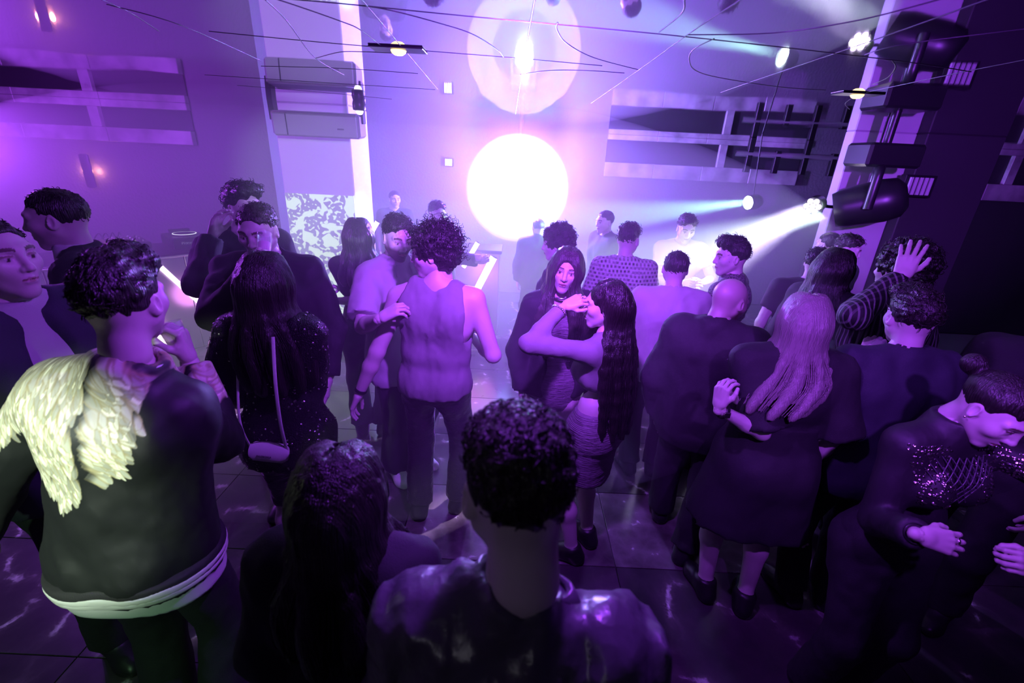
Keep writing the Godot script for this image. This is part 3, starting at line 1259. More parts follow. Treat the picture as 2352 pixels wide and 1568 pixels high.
# ---------------------------------------------------------------- the club
func make_materials() -> void:
	mats["tex_weave"] = noise_tex(0.09, null, false, 256, 4)
	mats["tex_streak"] = noise_tex(0.03, null, false, 256, 9, 0.0, 3)
	mats["tex_crease"] = noise_tex(0.012, null, true, 256, 12, 20.0, 3)
	mat("skin", Color(0.76, 0.71, 0.7), 0.48).vertex_color_use_as_albedo = true
	mat("skin_tan", Color(0.6, 0.54, 0.53), 0.46).vertex_color_use_as_albedo = true
	for k in ["skin", "skin_tan"]:
		mats[k].rim_enabled = true
		mats[k].rim = 0.15
	mat("hair_dark", lin(0.012, 0.009, 0.009), 0.36, 0.0, "streak", Vector3(26, 1.6, 26), 0.5)
	mat("hair_brown", lin(0.04, 0.032, 0.032), 0.36, 0.0, "streak", Vector3(26, 1.6, 26), 0.5)
	mat("hair_fair", lin(0.24, 0.21, 0.2), 0.38, 0.0, "streak", Vector3(26, 1.4, 26), 0.5)
	mat("cloth_black", lin(0.012, 0.012, 0.014), 0.8, 0.0, "weave", Vector3(9, 9, 9), 0.08)
	mat("cloth_navy", lin(0.02, 0.02, 0.035), 0.8, 0.0, "weave", Vector3(9, 9, 9), 0.08)
	mat("cloth_grey", lin(0.2, 0.19, 0.2), 0.85, 0.0, "weave", Vector3(11, 11, 11), 0.06)
	mat("cloth_mid", lin(0.4, 0.38, 0.4), 0.85, 0.0, "weave", Vector3(11, 11, 11), 0.06)
	mat("cloth_white", lin(0.75, 0.75, 0.75), 0.85, 0.0, "weave", Vector3(11, 11, 11), 0.06)
	mat("silk_black", lin(0.014, 0.012, 0.016), 0.6, 0.0, "crease", Vector3(3, 1.5, 3), 0.3)
	mat("leather_black", lin(0.02, 0.018, 0.02), 0.3, 0.0, "crease", Vector3(3, 6, 3), 0.5)
	mat("ruched", lin(0.16, 0.12, 0.16), 0.5, 0.0, "streak", Vector3(2, 18, 2), 1.2)
	mat("satin_stripe", lin(0.07, 0.065, 0.08), 0.32, 0.0, "crease", Vector3(3, 3, 3), 0.4)
	mat("shoe_dark", lin(0.015, 0.015, 0.015), 0.4)
	mat("shoe_white", lin(0.7, 0.7, 0.68), 0.5)
	mat("bag_white", lin(0.62, 0.64, 0.6), 0.35)
	mat("metal", lin(0.75, 0.73, 0.7), 0.22, 1.0)
	mat("gold", lin(0.8, 0.6, 0.3), 0.25, 1.0)
	mat("black_plastic", lin(0.012, 0.012, 0.014), 0.35)
	mat("black_matt", lin(0.01, 0.01, 0.012), 0.7)
	mat("print_dark", lin(0.03, 0.03, 0.035), 0.6)
	var sq := mat("sequins", lin(0.02, 0.018, 0.022), 0.2, 0.6)
	sq.uv1_triplanar = true
	sq.uv1_scale = Vector3(4, 4, 4)
	sq.normal_enabled = true
	var nt := noise_tex(0.08, null, false, 512, 21)
	nt.as_normal_map = true
	nt.bump_strength = 14.0
	sq.normal_texture = nt
	sq.normal_scale = 1.5
	var kn := mat("knit", lin(0.55, 0.55, 0.55), 0.8)
	kn.uv1_triplanar = true
	kn.uv1_scale = Vector3(9, 9, 9)
	kn.albedo_texture = checks(Color(0.9, 0.9, 0.9), Color(0.16, 0.16, 0.18))
	var sp := mat("striped", lin(0.3, 0.3, 0.3), 0.7)
	sp.uv1_triplanar = true
	sp.uv1_scale = Vector3(10, 1, 10)
	sp.albedo_texture = stripes(Color(0.75, 0.75, 0.75), Color(0.06, 0.06, 0.08))
	var pt := mat("patterned", lin(0.2, 0.2, 0.2), 0.7)
	pt.uv1_triplanar = true
	pt.uv1_scale = Vector3(5, 5, 5)
	pt.albedo_texture = noise_tex(0.03, gradient([[0.0, Color(0.1, 0.1, 0.1)], [0.5, Color(0.12, 0.12, 0.12)], [0.56, Color(0.9, 0.9, 0.9)], [1.0, Color(1, 1, 1)]]), true, 256, 31)
	# glass
	var gl := mat("glass", Color(0.95, 0.97, 1.0, 0.12), 0.04)
	gl.transparency = BaseMaterial3D.TRANSPARENCY_ALPHA
	var dk := mat("drink", Color(0.98, 0.82, 0.92, 0.8), 0.05)
	dk.transparency = BaseMaterial3D.TRANSPARENCY_ALPHA


func checks(a: Color, b: Color) -> ImageTexture:
	var im := Image.create(64, 64, false, Image.FORMAT_RGB8)
	im.fill(a)
	for k in 4:
		for q in 4:
			im.fill_rect(Rect2i(k * 16 + (8 if q % 2 else 0), q * 16, 8, 9), b)
	return ImageTexture.create_from_image(im)


func stripes(a: Color, b: Color) -> ImageTexture:
	var im := Image.create(64, 8, false, Image.FORMAT_RGB8)
	im.fill(b)
	for k in 4:
		im.fill_rect(Rect2i(k * 16, 0, 5, 8), a)
	return ImageTexture.create_from_image(im)


func box_mesh(lo: Vector3, hi: Vector3, bevel := 0.0) -> ArrayMesh:
	var m := M()
	m.box(at((lo + hi) * 0.5), hi - lo, bevel)
	return m.mesh()


func build_room() -> void:
	var wall := mat("wall_plaster", lin(0.16, 0.15, 0.17), 0.75, 0.0, "weave", Vector3(1, 1, 1), 0.3)
	var dark := mat("wall_dark", lin(0.03, 0.028, 0.035), 0.6)
	var rail := mat("rail_stone", lin(0.5, 0.48, 0.5), 0.35)
	rail.uv1_triplanar = true
	rail.uv1_scale = Vector3(0.5, 0.5, 0.5)
	rail.albedo_texture = noise_tex(0.01, gradient([[0.0, Color(0.62, 0.62, 0.62)], [0.55, Color(0.85, 0.85, 0.85)], [1.0, Color(1, 1, 1)]]), false, 512, 15, 30.0)
	# floor: dark veined marble tiles
	var slab := struct("floor", box_mesh(Vector3(-8, -0.2, -7.3), Vector3(7.6, -0.012, 3.6)), mat("grout", lin(0.05, 0.05, 0.05), 0.8), "dark veined marble floor under the crowd")
	var vein := gradient([[0.0, Color(0.2, 0.18, 0.2)], [0.6, Color(0.27, 0.24, 0.26)], [0.8, Color(0.34, 0.3, 0.32)], [0.88, Color(0.62, 0.58, 0.6)], [1.0, Color(0.95, 0.92, 0.93)]])
	var marble := mat("marble", Color.WHITE, 0.16)
	marble.albedo_texture = noise_tex(0.004, vein, true, 1024, 44, 60.0, 4)
	var cloudy := mat("marble_pale", Color.WHITE, 0.16)
	cloudy.albedo_texture = noise_tex(0.006, gradient([[0.0, Color(0.22, 0.19, 0.21)], [0.5, Color(0.34, 0.3, 0.32)], [0.85, Color(0.42, 0.38, 0.4)], [1.0, Color(0.8, 0.78, 0.8)]]), true, 1024, 52, 40.0, 4)
	var tiles := []
	for k in 6:
		var m := M()
		var w := 1.226
		var d := 0.606
		m.box(at(Vector3(0, -0.006, 0)), Vector3(w, 0.012, d), 0.0015)
		m.uv.clear()
		var o := Vector2(k * 0.37, k * 0.61)
		for p in m.v:
			m.uv.append(o + Vector2(p.x, p.z) * (0.42 if k % 2 else -0.42))
		tiles.append(m.mesh())
	var g := RandomNumberGenerator.new()
	g.seed = 5
	for r in 12:
		for c in 11:
			var x := -1.82 + 0.615 + (c - 5) * 1.23
			var z := -1.28 + 0.305 - (r - 1) * 0.61
			if x < -7.0 or z < -7.0:
				continue
			var t: int = g.randi() % 6
			put("tile", tiles[t], cloudy if g.randf() < 0.18 else marble, slab, at(Vector3(x, 0, z)))
	# mirror ceiling
	var mir := mat("mirror_film", lin(0.62, 0.58, 0.66), 0.03, 1.0)
	mir.uv1_triplanar = true
	mir.uv1_world_triplanar = true
	mir.uv1_scale = Vector3(0.22, 0.22, 0.22)
	mir.normal_enabled = true
	var wv := noise_tex(0.006, null, false, 512, 61, 0.0, 2)
	wv.as_normal_map = true
	wv.bump_strength = 2.0
	mir.normal_texture = wv
	mir.normal_scale = 0.10
	var ceil_ := struct("ceiling", box_mesh(Vector3(-8, CEIL, -7.3), Vector3(7.6, CEIL + 0.2, 3.6)), mir, "glossy mirror film ceiling")
	# walls
	struct("wall_left", box_mesh(Vector3(-8.15, 0, -7.3), Vector3(-8, CEIL, 3.6)), wall)
	struct("wall_right", box_mesh(Vector3(7.6, 0, -7.3), Vector3(7.75, CEIL, 3.6)), dark)
	struct("wall_front", box_mesh(Vector3(-8.15, 0, 3.6), Vector3(7.75, CEIL, 3.75)), dark)
	struct("wall_back", box_mesh(Vector3(-8.15, 0, -7.45), Vector3(7.75, CEIL, -7.3)), wall, "hazy back wall behind the crowd")
	struct("wall_backleft", box_mesh(Vector3(-8, 0, -5.5), Vector3(-2.72, CEIL, -5.3)), wall, "purple hazy wall behind the mixing desk")
	struct("wall_backright", box_mesh(Vector3(4.3, 0, -6.5), Vector3(7.6, CEIL, -6.3)), dark, "dark wall at the right behind the crowd")
	frieze(-8.0, -3.5, -5.3, 2.045, 0.14, [-4.55, -6.4], rail, dark)
	frieze(1.25, 4.1, -7.3, 1.875, 0.2, [2.88], rail, dark)
	frieze(4.3, 7.6, -6.3, 1.84, 0.2, [6.15], rail, dark)
	# columns
	var white := mat("column_white", lin(0.72, 0.72, 0.74), 0.7)
	var col := struct("wall_column", box_mesh(Vector3(-2.26, 0, -5.1), Vector3(-1.58, CEIL, -4.56), 0.008), white, "white square column with the blotchy projection panel")
	put("plinth", box_mesh(Vector3(-2.3, 0.0, -4.6), Vector3(-1.54, 0.06, -4.5), 0.006), mats.black_matt, col)
	struct("wall_column_right", box_mesh(Vector3(3.03, 0, -4.75), Vector3(3.6, CEIL, -4.62), 0.008), mat("column_lilac", lin(0.5, 0.47, 0.52), 0.7), "pale square column behind the moving head lamp")
	struct("wall_column_side", box_mesh(Vector3(3.6, 0, -5.2), Vector3(4.3, CEIL, -4.5), 0.008), dark, "black panel beside the pale right column")
	ceiling_lines(ceil_)


func frieze(x0: float, x1: float, z: float, y: float, hgt: float, stiles: Array, rail: Material, dark: Material) -> void:
	# a band below the ceiling: stone rails and stiles round dark recessed panels
	var root := Node3D.new()
	root.name = numbered("trim_1" if not taken.has("trim_1") else ("trim_2" if not taken.has("trim_2") else "trim_3"))
	root.set_meta("kind", "structure")
	add_child(root, true)
	var seg := 0.9
	var n := int(ceil((x1 - x0) / seg))
	for k in n:
		var a := x0 + (x1 - x0) * k / n
		var b := x0 + (x1 - x0) * (k + 1) / n - 0.004
		put("rail_block", box_mesh(Vector3(a, y, z), Vector3(b, y + hgt, z + 0.07 + 0.004 * (k % 2)), 0.005), rail, root)
		put("cornice_block", box_mesh(Vector3(a, CEIL - 0.07, z), Vector3(b, CEIL, z + 0.06), 0.004), rail, root)
	for sx in stiles:
		put("stile", box_mesh(Vector3(sx, y + hgt, z), Vector3(sx + 0.11, CEIL - 0.07, z + 0.068), 0.004), rail, root)
	put("panel", box_mesh(Vector3(x0, y + hgt, z), Vector3(x1, CEIL - 0.07, z + 0.02)), dark, root)


func ceiling_lines(parent: Node) -> void:
	var ink := mat("ceiling_line", lin(0.03, 0.02, 0.04), 0.35)
	var sets := [
		[Vector3(0.015, 2.450, -1.211), Vector3(0.014, 2.450, -1.331), Vector3(-0.004, 2.450, -1.980), Vector3(-0.069, 2.450, -4.619)],
		[Vector3(-0.416, 2.450, -1.271), Vector3(-0.425, 2.450, -1.398), Vector3(-0.456, 2.450, -1.926), Vector3(-0.524, 2.450, -3.116)],
		[Vector3(-0.735, 2.450, -1.411), Vector3(-0.498, 2.450, -1.439), Vector3(-0.159, 2.450, -1.502), Vector3(0.479, 2.450, -1.607), Vector3(1.242, 2.450, -1.783), Vector3(1.589, 2.450, -1.897)],
		[Vector3(-1.101, 2.450, -1.845), Vector3(-0.686, 2.450, -1.948), Vector3(-0.089, 2.450, -2.041), Vector3(0.308, 2.450, -2.119)],
		[Vector3(-1.297, 2.450, -2.558), Vector3(-0.893, 2.450, -2.507), Vector3(-0.524, 2.450, -2.550)],
		[Vector3(-1.848, 2.450, -2.981), Vector3(-1.446, 2.450, -3.033), Vector3(-0.542, 2.450, -3.142)],
		[Vector3(-1.916, 2.450, -3.424), Vector3(-1.368, 2.450, -3.625), Vector3(-0.992, 2.450, -3.840)],
		[Vector3(0.483, 2.450, -1.147), Vector3(0.480, 2.450, -1.259), Vector3(0.469, 2.450, -1.577), Vector3(0.469, 2.450, -2.164), Vector3(0.455, 2.450, -3.456)],
		[Vector3(0.965, 2.450, -1.080), Vector3(0.968, 2.450, -1.184), Vector3(0.987, 2.450, -1.572), Vector3(1.005, 2.450, -2.362), Vector3(1.018, 2.450, -2.694)],
		[Vector3(0.892, 2.450, -1.114), Vector3(0.877, 2.450, -1.198), Vector3(0.819, 2.450, -1.372), Vector3(0.689, 2.450, -1.519), Vector3(0.471, 2.450, -1.582)],
		[Vector3(1.266, 2.450, -1.346), Vector3(1.241, 2.450, -1.372), Vector3(1.091, 2.450, -1.578), Vector3(1.086, 2.450, -1.721)],
		[Vector3(1.560, 2.450, -1.621), Vector3(1.564, 2.450, -1.687), Vector3(1.571, 2.450, -1.929), Vector3(1.607, 2.450, -2.454)],
		[Vector3(-0.714, 2.450, -1.374), Vector3(-0.656, 2.450, -1.434), Vector3(-0.564, 2.450, -1.618), Vector3(-0.534, 2.450, -1.719), Vector3(-0.532, 2.450, -1.957)],
		[Vector3(-0.519, 2.450, -1.435), Vector3(-0.388, 2.450, -1.471), Vector3(-0.246, 2.450, -1.603), Vector3(-0.167, 2.450, -1.714), Vector3(-0.105, 2.450, -1.913), Vector3(-0.087, 2.450, -2.041)],
		[Vector3(0.084, 2.450, -1.520), Vector3(0.088, 2.450, -1.600), Vector3(0.134, 2.450, -1.766), Vector3(0.255, 2.450, -1.974), Vector3(0.463, 2.450, -2.166)],
		[Vector3(0.330, 2.450, -1.194), Vector3(0.359, 2.450, -1.278), Vector3(0.386, 2.450, -1.381), Vector3(0.382, 2.450, -1.569)],
		[Vector3(0.559, 2.450, -1.612), Vector3(0.551, 2.450, -1.764), Vector3(0.594, 2.450, -1.931), Vector3(0.686, 2.450, -2.123), Vector3(0.843, 2.450, -2.263), Vector3(1.188, 2.450, -2.425), Vector3(1.412, 2.450, -2.449)],
		[Vector3(1.214, 2.450, -1.775), Vector3(1.311, 2.450, -1.886), Vector3(1.428, 2.450, -2.083), Vector3(1.483, 2.450, -2.242)],
		[Vector3(1.653, 2.450, -2.605), Vector3(1.784, 2.450, -2.873), Vector3(1.967, 2.450, -3.111)],
		[Vector3(-0.908, 2.450, -2.268), Vector3(-0.744, 2.450, -2.105), Vector3(-0.643, 2.450, -2.074), Vector3(-0.526, 2.450, -2.071)],
		[Vector3(-0.022, 2.450, -2.428), Vector3(0.105, 2.450, -2.287), Vector3(0.263, 2.450, -2.243), Vector3(0.427, 2.450, -2.261)],
		[Vector3(-0.694, 2.450, -1.440), Vector3(-0.740, 2.450, -1.659), Vector3(-0.908, 2.450, -2.268), Vector3(-0.946, 2.450, -2.714)],
		[Vector3(-1.190, 2.450, -1.516), Vector3(-1.214, 2.450, -1.646), Vector3(-1.303, 2.450, -1.884)],
		[Vector3(-1.215, 2.450, -1.560), Vector3(-1.150, 2.450, -1.785), Vector3(-1.216, 2.450, -2.405)],
	]
	for s in sets:
		var p := path(s, 6)
		for k in p.size():
			p[k].y = CEIL
		var m := M()
		m.tube(p, radii(p.size(), 0.0024), 6, 0.6)
		m.uv.clear()
		put("ceiling_strip", m.mesh(), ink, parent)
	# two recessed downlights
	for q in [[Vector3(-0.478, 2.450, -1.982), "recessed warm downlight in the mirror ceiling left of the glare"], [Vector3(1.601, 2.450, -2.505), "recessed warm downlight in the mirror ceiling near the moving head lamp"]]:
		var d := thing("downlight", q[1], "downlight", at(q[0]))
		put("trim_plate", box_mesh(Vector3(-0.1, -0.006, -0.05), Vector3(0.1, 0, 0.05), 0.002), mats.black_plastic, d)
		var m := M()
		m.lathe(at(Vector3(0, -0.022, 0)), [Vector2(0, 0), Vector2(0.016, 0.001), Vector2(0.026, 0.008), Vector2(0.03, 0.018)], 18)
		put("lamp", m.mesh(), glow("warm_lamp", Color(1.0, 0.85, 0.55), 2.5), d)


func wings() -> ImageTexture:
	# projected wing light painted into dark cloth: two masses of feathers with a dark gap between them
	var w := 500
	var hgt := 450
	var im := Image.create(w, hgt, false, Image.FORMAT_RGB8)
	im.fill(Color(0.04, 0.06, 0.055))
	var g := RandomNumberGenerator.new()
	g.seed = 23
	var left := PackedVector2Array([Vector2(0, 60), Vector2(80, 48), Vector2(150, 40), Vector2(230, 45), Vector2(268, 78), Vector2(276, 150), Vector2(300, 240), Vector2(320, 300), Vector2(282, 352), Vector2(240, 330), Vector2(190, 300), Vector2(160, 250), Vector2(140, 190), Vector2(60, 230), Vector2(0, 215)])
	var right := PackedVector2Array([Vector2(292, 70), Vector2(330, 85), Vector2(372, 118), Vector2(405, 190), Vector2(395, 260), Vector2(345, 300), Vector2(326, 250), Vector2(308, 190), Vector2(290, 130)])
	var feathers := []
	for k in 2600:
		var p := Vector2(g.randf() * w, g.randf() * 380.0)
		var il := Geometry2D.is_point_in_polygon(p, left)
		var ir := Geometry2D.is_point_in_polygon(p, right)
		if il or ir:
			feathers.append([p, ir])
	feathers.sort_custom(func(a, b): return a[0].y + a[0].x * (0.8 if a[1] else 0.2) > b[0].y + b[0].x * (0.8 if b[1] else 0.2))
	for f in feathers:
		var p: Vector2 = f[0]
		var ang: float = g.randf_range(0.45, 0.95) if f[1] else g.randf_range(0.9, 1.5)
		var ln := g.randf_range(30, 58) if f[1] else g.randf_range(24, 46)
		var hw := g.randf_range(7, 12)
		var tone := g.randf_range(0.55, 1.0)
		var d := Vector2(cos(ang), sin(ang))
		var sd := Vector2(-d.y, d.x)
		for py in range(maxi(int(p.y - 30), 0), mini(int(p.y + 62), hgt)):
			for px in range(maxi(int(p.x - 30), 0), mini(int(p.x + 62), w)):
				var q := Vector2(px, py) - p
				var t := q.dot(d) / ln
				if t < -0.15 or t > 1.0:
					continue
				var s := absf(q.dot(sd)) / hw
				var lim := sqrt(maxf(1.0 - pow(maxf(t, 0.0), 2.0), 0.0))
				if s < lim:
					var edge := smoothstep(lim, lim * 0.45, s)
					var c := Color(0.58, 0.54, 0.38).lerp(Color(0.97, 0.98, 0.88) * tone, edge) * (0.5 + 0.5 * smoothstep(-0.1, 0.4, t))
					im.set_pixel(px, py, im.get_pixel(px, py).lerp(c, 0.8))
	im.resize(w / 2, hgt / 2, Image.INTERPOLATE_LANCZOS)
	im.resize(w, hgt, Image.INTERPOLATE_CUBIC)
	return ImageTexture.create_from_image(im)


func blotches() -> ImageTexture:
	# projected light painted for the column: pale blotches on lilac grey, small drops between them
	var w := 192
	var hgt := 384
	var im := Image.create(w, hgt, false, Image.FORMAT_RGB8)
	var n := FastNoiseLite.new()
	n.frequency = 0.017
	n.seed = 8
	n.fractal_octaves = 2
	var d := FastNoiseLite.new()
	d.frequency = 0.07
	d.seed = 3
	d.fractal_type = FastNoiseLite.FRACTAL_NONE
	for y in hgt:
		for x in w:
			var f := float(y) / hgt
			var a := n.get_noise_2d(x, y) - 0.05 + 0.13 * smoothstep(0.4, 1.0, f)
			var b := d.get_noise_2d(x, y) - 0.34
			var t := maxf(smoothstep(0.04, 0.1, a), smoothstep(0.0, 0.06, b))
			var soft := smoothstep(-0.25, 0.3, n.get_noise_2d(x * 1.6 + 300, y * 1.6))
			var base := Color(0.55, 0.52, 0.72).lerp(Color(0.6, 0.68, 0.72), soft * f)
			im.set_pixel(x, y, base.lerp(Color(0.86, 0.95, 0.87), t))
	return ImageTexture.create_from_image(im)


func build_lamps() -> void:
	var lens_white := glow("lens_white_lamp", Color(0.9, 1.0, 0.98), 30.0)
	# the lamp that shines into the lens
	moving_head(Vector3(-0.018, 1.707, -6.300), Vector3(0, 2.1, 0), "moving head lamp in the middle of the glare, shining at the viewer", lens_white, 1.0)
	moving_head(Vector3(3.012, 1.853, -4.150), Vector3(1.107, 1.039, -5.400), "big black moving head lamp hanging before the pale right column", lens_white, 1.4)
	# small spot lamp
	var p := Vector3(2.702, 1.717, -5.600)
	var t := thing("spot_lamp", "small round spot lamp throwing a pale beam left of the cluster lamp", "lamp", Transform3D(Basis.looking_at(Vector3(-1, -0.12, 0.35)), p))
	var m := M()
	m.lathe(at(Vector3(0, 0, 0.14), Basis(Vector3.RIGHT, -PI / 2)), [Vector2(0.0, 0), Vector2(0.07, 0.01), Vector2(0.085, 0.05), Vector2(0.085, 0.17), Vector2(0.078, 0.17), Vector2(0.07, 0.12)], 24)
	put("housing", m.mesh(), mats.black_plastic, t)
	m = M()
	m.lathe(at(Vector3(0, 0, -0.005), Basis(Vector3.RIGHT, -PI / 2)), [Vector2(0, 0.012), Vector2(0.04, 0.01), Vector2(0.07, 0)], 20)
	put("lens", m.mesh(), lens_white, t)
	put("hanger", box_mesh(Vector3(-0.006, 0.07, 0.03), Vector3(0.006, CEIL - p.y, 0.042), 0.002), mats.black_plastic, t)
	# cluster lamp of seven lenses
	p = Vector3(2.764, 1.784, -4.500)
	var dir := Vector3(-0.75, -0.22, 0.62).normalized()
	t = thing("cluster_lamp", "lamp with a ring of seven glowing round lenses at the right", "lamp", Transform3D(Basis.looking_at(dir), p))
	m = M()
	m.lathe(at(Vector3(0, 0, 0.16), Basis(Vector3.RIGHT, -PI / 2)), [Vector2(0, 0), Vector2(0.06, 0.01), Vector2(0.08, 0.05), Vector2(0.085, 0.15), Vector2(0.08, 0.155), Vector2(0.0, 0.15)], 28)
	put("housing", m.mesh(), mats.black_plastic, t)
	for k in 7:
		var a := TAU * k / 6.0
		var c := Vector3(cos(a), sin(a), 0) * (0.052 if k < 6 else 0.0)
		m = M()
		m.lathe(at(c + Vector3(0, 0, -0.004), Basis(Vector3.RIGHT, -PI / 2)), [Vector2(0.0, 0.016), Vector2(0.012, 0.013), Vector2(0.02, 0.005), Vector2(0.023, -0.004)], 18)
		put("lens", m.mesh(), glow("lens_lilac_lamp", Color(0.93, 0.85, 1.0), 20.0), t)
	var by := Transform3D(Basis.looking_at(dir), p).affine_inverse()
	m = M()
	m.tube(path([by * (p - dir * 0.14), by * (p + Vector3(0.2, 0.0, -0.1)), by * Vector3(3.1, p.y, -4.62)], 4), radii(9, 0.016), 8)
	m.uv.clear()
	put("bracket", m.mesh(), mats.black_plastic, t)
	# wall lamp: a dark capsule lit from behind
	p = Vector3(-4.738, 1.731, -5.240)
	t = thing("wall_lamp", "upright dark capsule wall lamp with a warm glow behind it", "lamp", at(p))
	m = M()
	m.tube(PackedVector3Array([Vector3(0, -0.175, 0.0), Vector3(0, -0.165, 0.0), Vector3(0, 0.165, 0.0), Vector3(0, 0.175, 0.0)]), PackedFloat32Array([0.03, 0.055, 0.055, 0.03]), 16, 0.4, Vector3.RIGHT)
	m.uv.clear()
	put("cover", m.mesh(), mats.black_plastic, t)
	put("glow_strip", box_mesh(Vector3(-0.022, -0.15, -0.012), Vector3(0.022, 0.15, -0.006)), glow("warm_strip_lamp", Color(1.0, 0.66, 0.5), 6.0), t)
	for s in [-1.0, 1.0]:
		omni("wall_lamp_glow", p + Vector3(s * 0.07, 0, -0.02), Color(1.0, 0.62, 0.5), 0.03, 0.02)
	# small marker lamps on the back wall
	for q in [[1030, 372], [1452, 384]]:
		pass
	p = Vector3(-1.067, 1.963, -7.200)
	t = thing("marker_light", "small row of four glowing bars high on the hazy back wall", "light", at(p))
	put("back_plate", box_mesh(Vector3(-0.07, -0.06, -0.1), Vector3(0.07, 0.06, -0.02), 0.004), mats.black_plastic, t)
	for k in 4:
		put("bar", box_mesh(Vector3(-0.05 + k * 0.027, -0.045, -0.02), Vector3(-0.032 + k * 0.027, 0.045, -0.008), 0.003), glow("bar_lamp", Color(0.98, 0.92, 1.0), 4.0), t)
	# ceiling sensor with a bright cap
	p = Vector3(-1.310, 2.458, -4.050)
	t = thing("ceiling_spot", "small round ceiling lamp hanging right of the loudspeaker", "lamp", at(Vector3(p.x, CEIL, p.z)))
	m = M()
	m.lathe(at(Vector3(0, -0.075, 0)), [Vector2(0.03, 0), Vector2(0.05, 0.006), Vector2(0.052, 0.05), Vector2(0.045, 0.075)], 20)
	put("housing", m.mesh(), mats.black_plastic, t)
	m = M()
	m.lathe(at(Vector3(0, -0.105, 0)), [Vector2(0, 0), Vector2(0.018, 0.004), Vector2(0.028, 0.018), Vector2(0.03, 0.032)], 18)
	put("lamp", m.mesh(), glow("cap_lamp", Color(0.95, 0.9, 1.0), 2.0), t)


func moving_head(p: Vector3, to: Vector3, label: String, lens: Material, k: float) -> void:
	var t := thing("moving_head_lamp", label, "lamp", at(p))
	var b := Basis.looking_at(to - p)
	var m := M()
	m.lathe(Transform3D(b * Basis(Vector3.RIGHT, -PI / 2), b * Vector3(0, 0, 0.19 * k)), [Vector2(0, 0), Vector2(0.07 * k, 0.004), Vector2(0.115 * k, 0.04 * k), Vector2(0.128 * k, 0.12 * k), Vector2(0.12 * k, 0.3 * k), Vector2(0.105 * k, 0.36 * k), Vector2(0.095 * k, 0.36 * k), Vector2(0.085 * k, 0.33 * k)], 32)
	put("head", m.mesh(), mats.black_plastic, t)
	m = M()
	m.lathe(Transform3D(b * Basis(Vector3.RIGHT, -PI / 2), b * Vector3(0, 0, -0.14 * k)), [Vector2(0, 0.018), Vector2(0.05 * k, 0.014), Vector2(0.086 * k, 0)], 28)
	put("lens", m.mesh(), lens, t)
	var side := (to - p).cross(UP).normalized()
	m = M()
	for s in [-1.0, 1.0]:
		m.tube(path([side * s * 0.145 * k - UP * 0.03, side * s * 0.15 * k + UP * 0.1 * k, side * s * 0.13 * k + UP * 0.2 * k, UP * 0.22 * k], 4), radii(13, 0.026 * k), 10)
	m.uv.clear()
	put("yoke", m.mesh(), mats.black_plastic, t)
	var topy := CEIL - p.y
	put("base", box_mesh(Vector3(-0.16 * k, 0.21 * k, -0.11 * k), Vector3(0.16 * k, 0.34 * k, 0.11 * k), 0.02), mats.black_plastic, t)
	m = M()
	m.tube(PackedVector3Array([Vector3(0, 0.33 * k, 0), Vector3(0, topy, 0)]), radii(2, 0.03), 12)
	m.uv.clear()
	put("hanger", m.mesh(), mats.black_plastic, t)


func led_tube(a: Vector3, b: Vector3, label: String, back: Vector3, wide := 0.022) -> void:
	var t := thing("led_tube", label, "lamp", at((a + b) * 0.5), "slanting LED tubes")
	var h := (b - a) * 0.5
	var m := M()
	m.tube(PackedVector3Array([-h * 0.97, h * 0.97]), radii(2, wide), 12)
	m.uv.clear()
	put("tube", m.mesh(), glow("led_tube_lamp", Color(1.0, 0.86, 1.0), 3.5), t)
	for s in [-1.0, 1.0]:
		m = M()
		m.tube(PackedVector3Array([h * s * 0.97, h * s]), radii(2, wide * 1.15), 12)
		m.uv.clear()
		put("end_cap", m.mesh(), mats.black_plastic, t)
	m = M()
	m.tube(PackedVector3Array([-h + back * 0.02, h + back * 0.02]), radii(2, wide * 0.8), 6)
	m.uv.clear()
	put("channel", m.mesh(), mats.black_plastic, t)
	omni("led_tube_glow", (a + b) * 0.5 - back * 0.06, Color(1.0, 0.6, 1.0), 0.1, 0.2)


